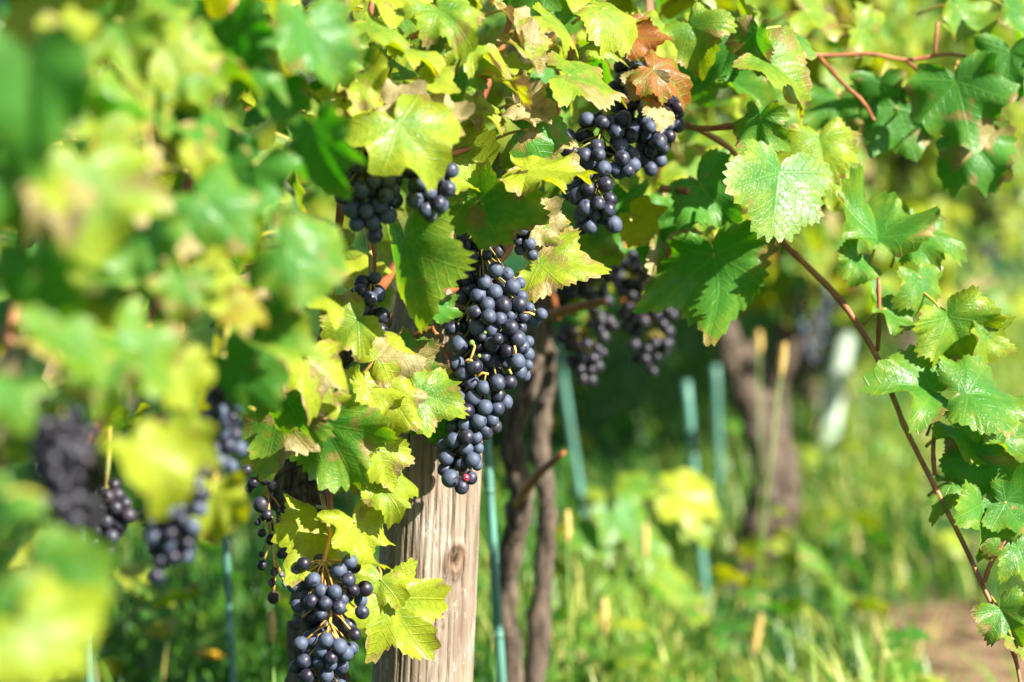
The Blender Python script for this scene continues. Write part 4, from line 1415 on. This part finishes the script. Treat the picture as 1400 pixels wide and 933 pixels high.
down(660, 520, 686, 933, 2.55, .0052, "bright green stake close to the right edge of the wooden post")
down(762, 470, 798, 705, 4.3, .0072, "green stake leaning behind the sharp bunch, right of the dim twisted trunks")
down(300, 600, 319, 933, 2.7, .0042, "thin green stake in the shaded grass left of the shrivelled bunch")
down(978, 500, 985, 680, 4.9, .0085, "green stake against the left side of the leaning pale trunk")
down(108, 700, 122, 933, 2.0, .0042, "pale green stake behind the blurred leaves at the lower left corner")
down(1168, 385, 1128, 610, 6.0, .028, "wide pale stake slanting below the far violet bunch", M_PALE)
down(938, 520, 962, 790, 4.0, .008, "faint green stake between the leaning trunk and the yellow weed leaf")
down(1062, 500, 1052, 640, 5.6, .008, "faint teal stake right of the leaning pale trunk")

# ------------------------------------------------------------------ foxtail grasses, flower, young vine shoots on the ground
def foxtail(px, py, d, hpx, lab, wpx=8, lean=0, group="foxtail grasses standing in the grass"):
    """Seed head centre at (px, py)."""
    sc = d / FOC
    c = P(px, py, d)
    L = hpx * sc
    up = Vector((lean, 0, 1)).normalized()
    base = Vector((c.x - lean * c.z, c.y, 0))
    root = empty("foxtail_grass", base, lab, "grass stalk", group)
    g = Geo()
    g.tube([tuple(base - Vector((0, 0, .02))), tuple(base * .5 + (c - up * L * .5) * .5 + Vector((.004, 0, 0))), tuple(c - up * L * .45)], [.0016, .0013, .001], 6)
    g.build("stem", M_STEM, root, tuple(base))
    g = Geo()
    rng = np.random.default_rng(int(px * 7 + py))
    n = 14
    pts = [tuple(c + up * L * (k / (n - 1) - .5)) for k in range(n)]
    rad = [wpx * sc * .5 * (math.sin(math.pi * min(.97, max(.06, k / (n - 1)))) ** .45) for k in range(n)]
    g.tube(pts, rad, 12, .16, rng)
    for _ in range(90):         # bristles
        k = rng.integers(1, n - 1)
        a = rng.uniform(0, 6.28)
        o = np.array([math.cos(a), math.sin(a), 0])
        p0 = np.array(pts[k]) + o * rad[k] * .8
        p1 = p0 + (o * .8 + np.array([0, 0, .8])) * wpx * sc * .45
        g.tube([p0, p1], [.00035, .00012], 4, cap=False)
    g.build("seed_head", M_SEED, root, tuple(c))
    for s in (-1, 1):
        V, F, tn = blade_batch(np.array([base.x]), np.array([base.y]), np.array([c.z * .6]), np.array([.006]), np.array([.7]), np.array([0.3 if s > 0 else 2.8]), np.array([.1]), np.array([.5]))
        gg = Geo(); gg.add(V, F, tint=tn)
        gg.build("blade", M_GRASS, root, tuple(base), types={"tint": 'FLOAT_COLOR'})


foxtail(372, 857, 2.5, 44, "green foxtail grass head below the shrivelled bunch", 11)
foxtail(1070, 492, 3.4, 48, "ochre foxtail head standing tall between the leaning trunk and the pale stake", 9, .12)
foxtail(1038, 468, 4.0, 32, "dim ochre foxtail head just right of the leaning trunk's top", 9)
foxtail(826, 842, 3.3, 50, "straw coloured foxtail head in the grass right of the post, below the weed leaf", 10)
foxtail(882, 742, 3.5, 50, "small brown foxtail head right of the pale weed leaf", 9)
foxtail(776, 720, 3.0, 44, "brown foxtail head beside the foot of the leaning green stake", 10)
foxtail(1035, 868, 3.4, 60, "tan foxtail head in the sunlit grass below the leaning trunk", 11, .2)
foxtail(726, 884, 3.0, 40, "short ochre foxtail head close to the post at the lower edge", 10)


def flower():
    c = P(287, 899, 3.2)
    base = Vector((c.x, c.y, 0))
    root = empty("yellow_flower", base, "single yellow flower in the shaded grass at the lower left", "flower")
    g = Geo()
    g.tube([tuple(base - Vector((0, 0, .02))), tuple(base * .5 + c * .5 + Vector((.004, 0, 0))), tuple(c)], [.0015, .0013, .0012], 6)
    g.build("stem", M_STEM, root, tuple(base))
    g = Geo()
    rng = np.random.default_rng(5)
    for ring, L, lift in ((0, .018, .12), (1, .014, .45), (2, .009, .9)):
        for k in range(16):
            a = k / 16 * 6.283 + ring * .2 + rng.normal(0, .05)
            o = np.array([math.cos(a), math.sin(a), 0]); s = np.array([-math.sin(a), math.cos(a), 0])
            cc = np.array(c)
            p1 = cc + o * L * .55 + np.array([0, 0, lift * L * .6]); p2 = cc + o * L + np.array([0, 0, lift * L * .9])
            g.add([cc - s * .001, cc + s * .001, p1 + s * .0026, p1 - s * .0026, p2 + s * .0018, p2 - s * .0018], [(0, 1, 2, 3), (3, 2, 4, 5)])
    g.build("flower_head", M_FLOWER, root, tuple(c))
    for k in range(5):
        a = k * 1.25
        V, F, tn = blade_batch(np.array([base.x]), np.array([base.y]), np.array([.09]), np.array([.014]), np.array([.9]), np.array([a]), np.array([.0]), np.array([.4]))
        gg = Geo(); gg.add(V, F, tint=tn)
        gg.build("leaf", M_GRASS, root, tuple(base), types={"tint": 'FLOAT_COLOR'})


flower()


def young_shoot(px, py, d, leaves, lab):
    c = P(px, py, d)
    base = Vector((c.x, c.y + .02, 0))
    root = empty("young_vine_shoot", base, lab, "young vine shoot", "young leafy shoots on the ground")
    cane_tube([tuple(base - Vector((0, 0, .02))), (base.x + .01, base.y, c.z * .5), (c.x, c.y, c.z)], [.003, .0025, .0018], root, "stem", M_STEM, 10)
    for k, (dx, dy, span, rot, yaw, pitch, tint) in enumerate(leaves):
        size = span / 1.42 * d / FOC
        n = TOC * (math.cos(R(yaw)) * math.cos(R(pitch))) + RGT * math.sin(R(yaw)) + UP * math.sin(R(pitch))
        t = RGT * math.sin(R(rot)) - UP * math.cos(R(rot))
        put_leaf(root, P(px + dx, py + dy, d), n, t, size, tint, int(px * 10 + k), na=48, nr=4)


young_shoot(845, 700, 3.6, [(0, 0, 90, 20, 30, 30, (.24, .05, 0)), (-30, 35, 70, -60, 20, 45, (.26, .05, 0)), (30, 40, 70, 60, 20, 40, (.3, .1, 0))], "pale green young vine shoot with broad leaves low in the grass")
young_shoot(925, 672, 3.7, [(0, 5, 100, 80, 20, 45, (.9, .05, 0)), (-45, -8, 60, -70, 0, 50, (.4, .05, 0)), (20, 40, 60, 20, 20, 40, (.4, .05, 0))], "young vine shoot with a bright yellow leaf beside the leaning trunk")
young_shoot(905, 790, 3.6, [(0, 0, 75, 50, 20, 55, (.5, .05, 0)), (-40, 10, 70, -60, 20, 55, (.35, .05, 0)), (30, 20, 60, 60, 20, 50, (.45, .1, 0))], "low yellow-green young vine shoot below the one with the yellow leaf")
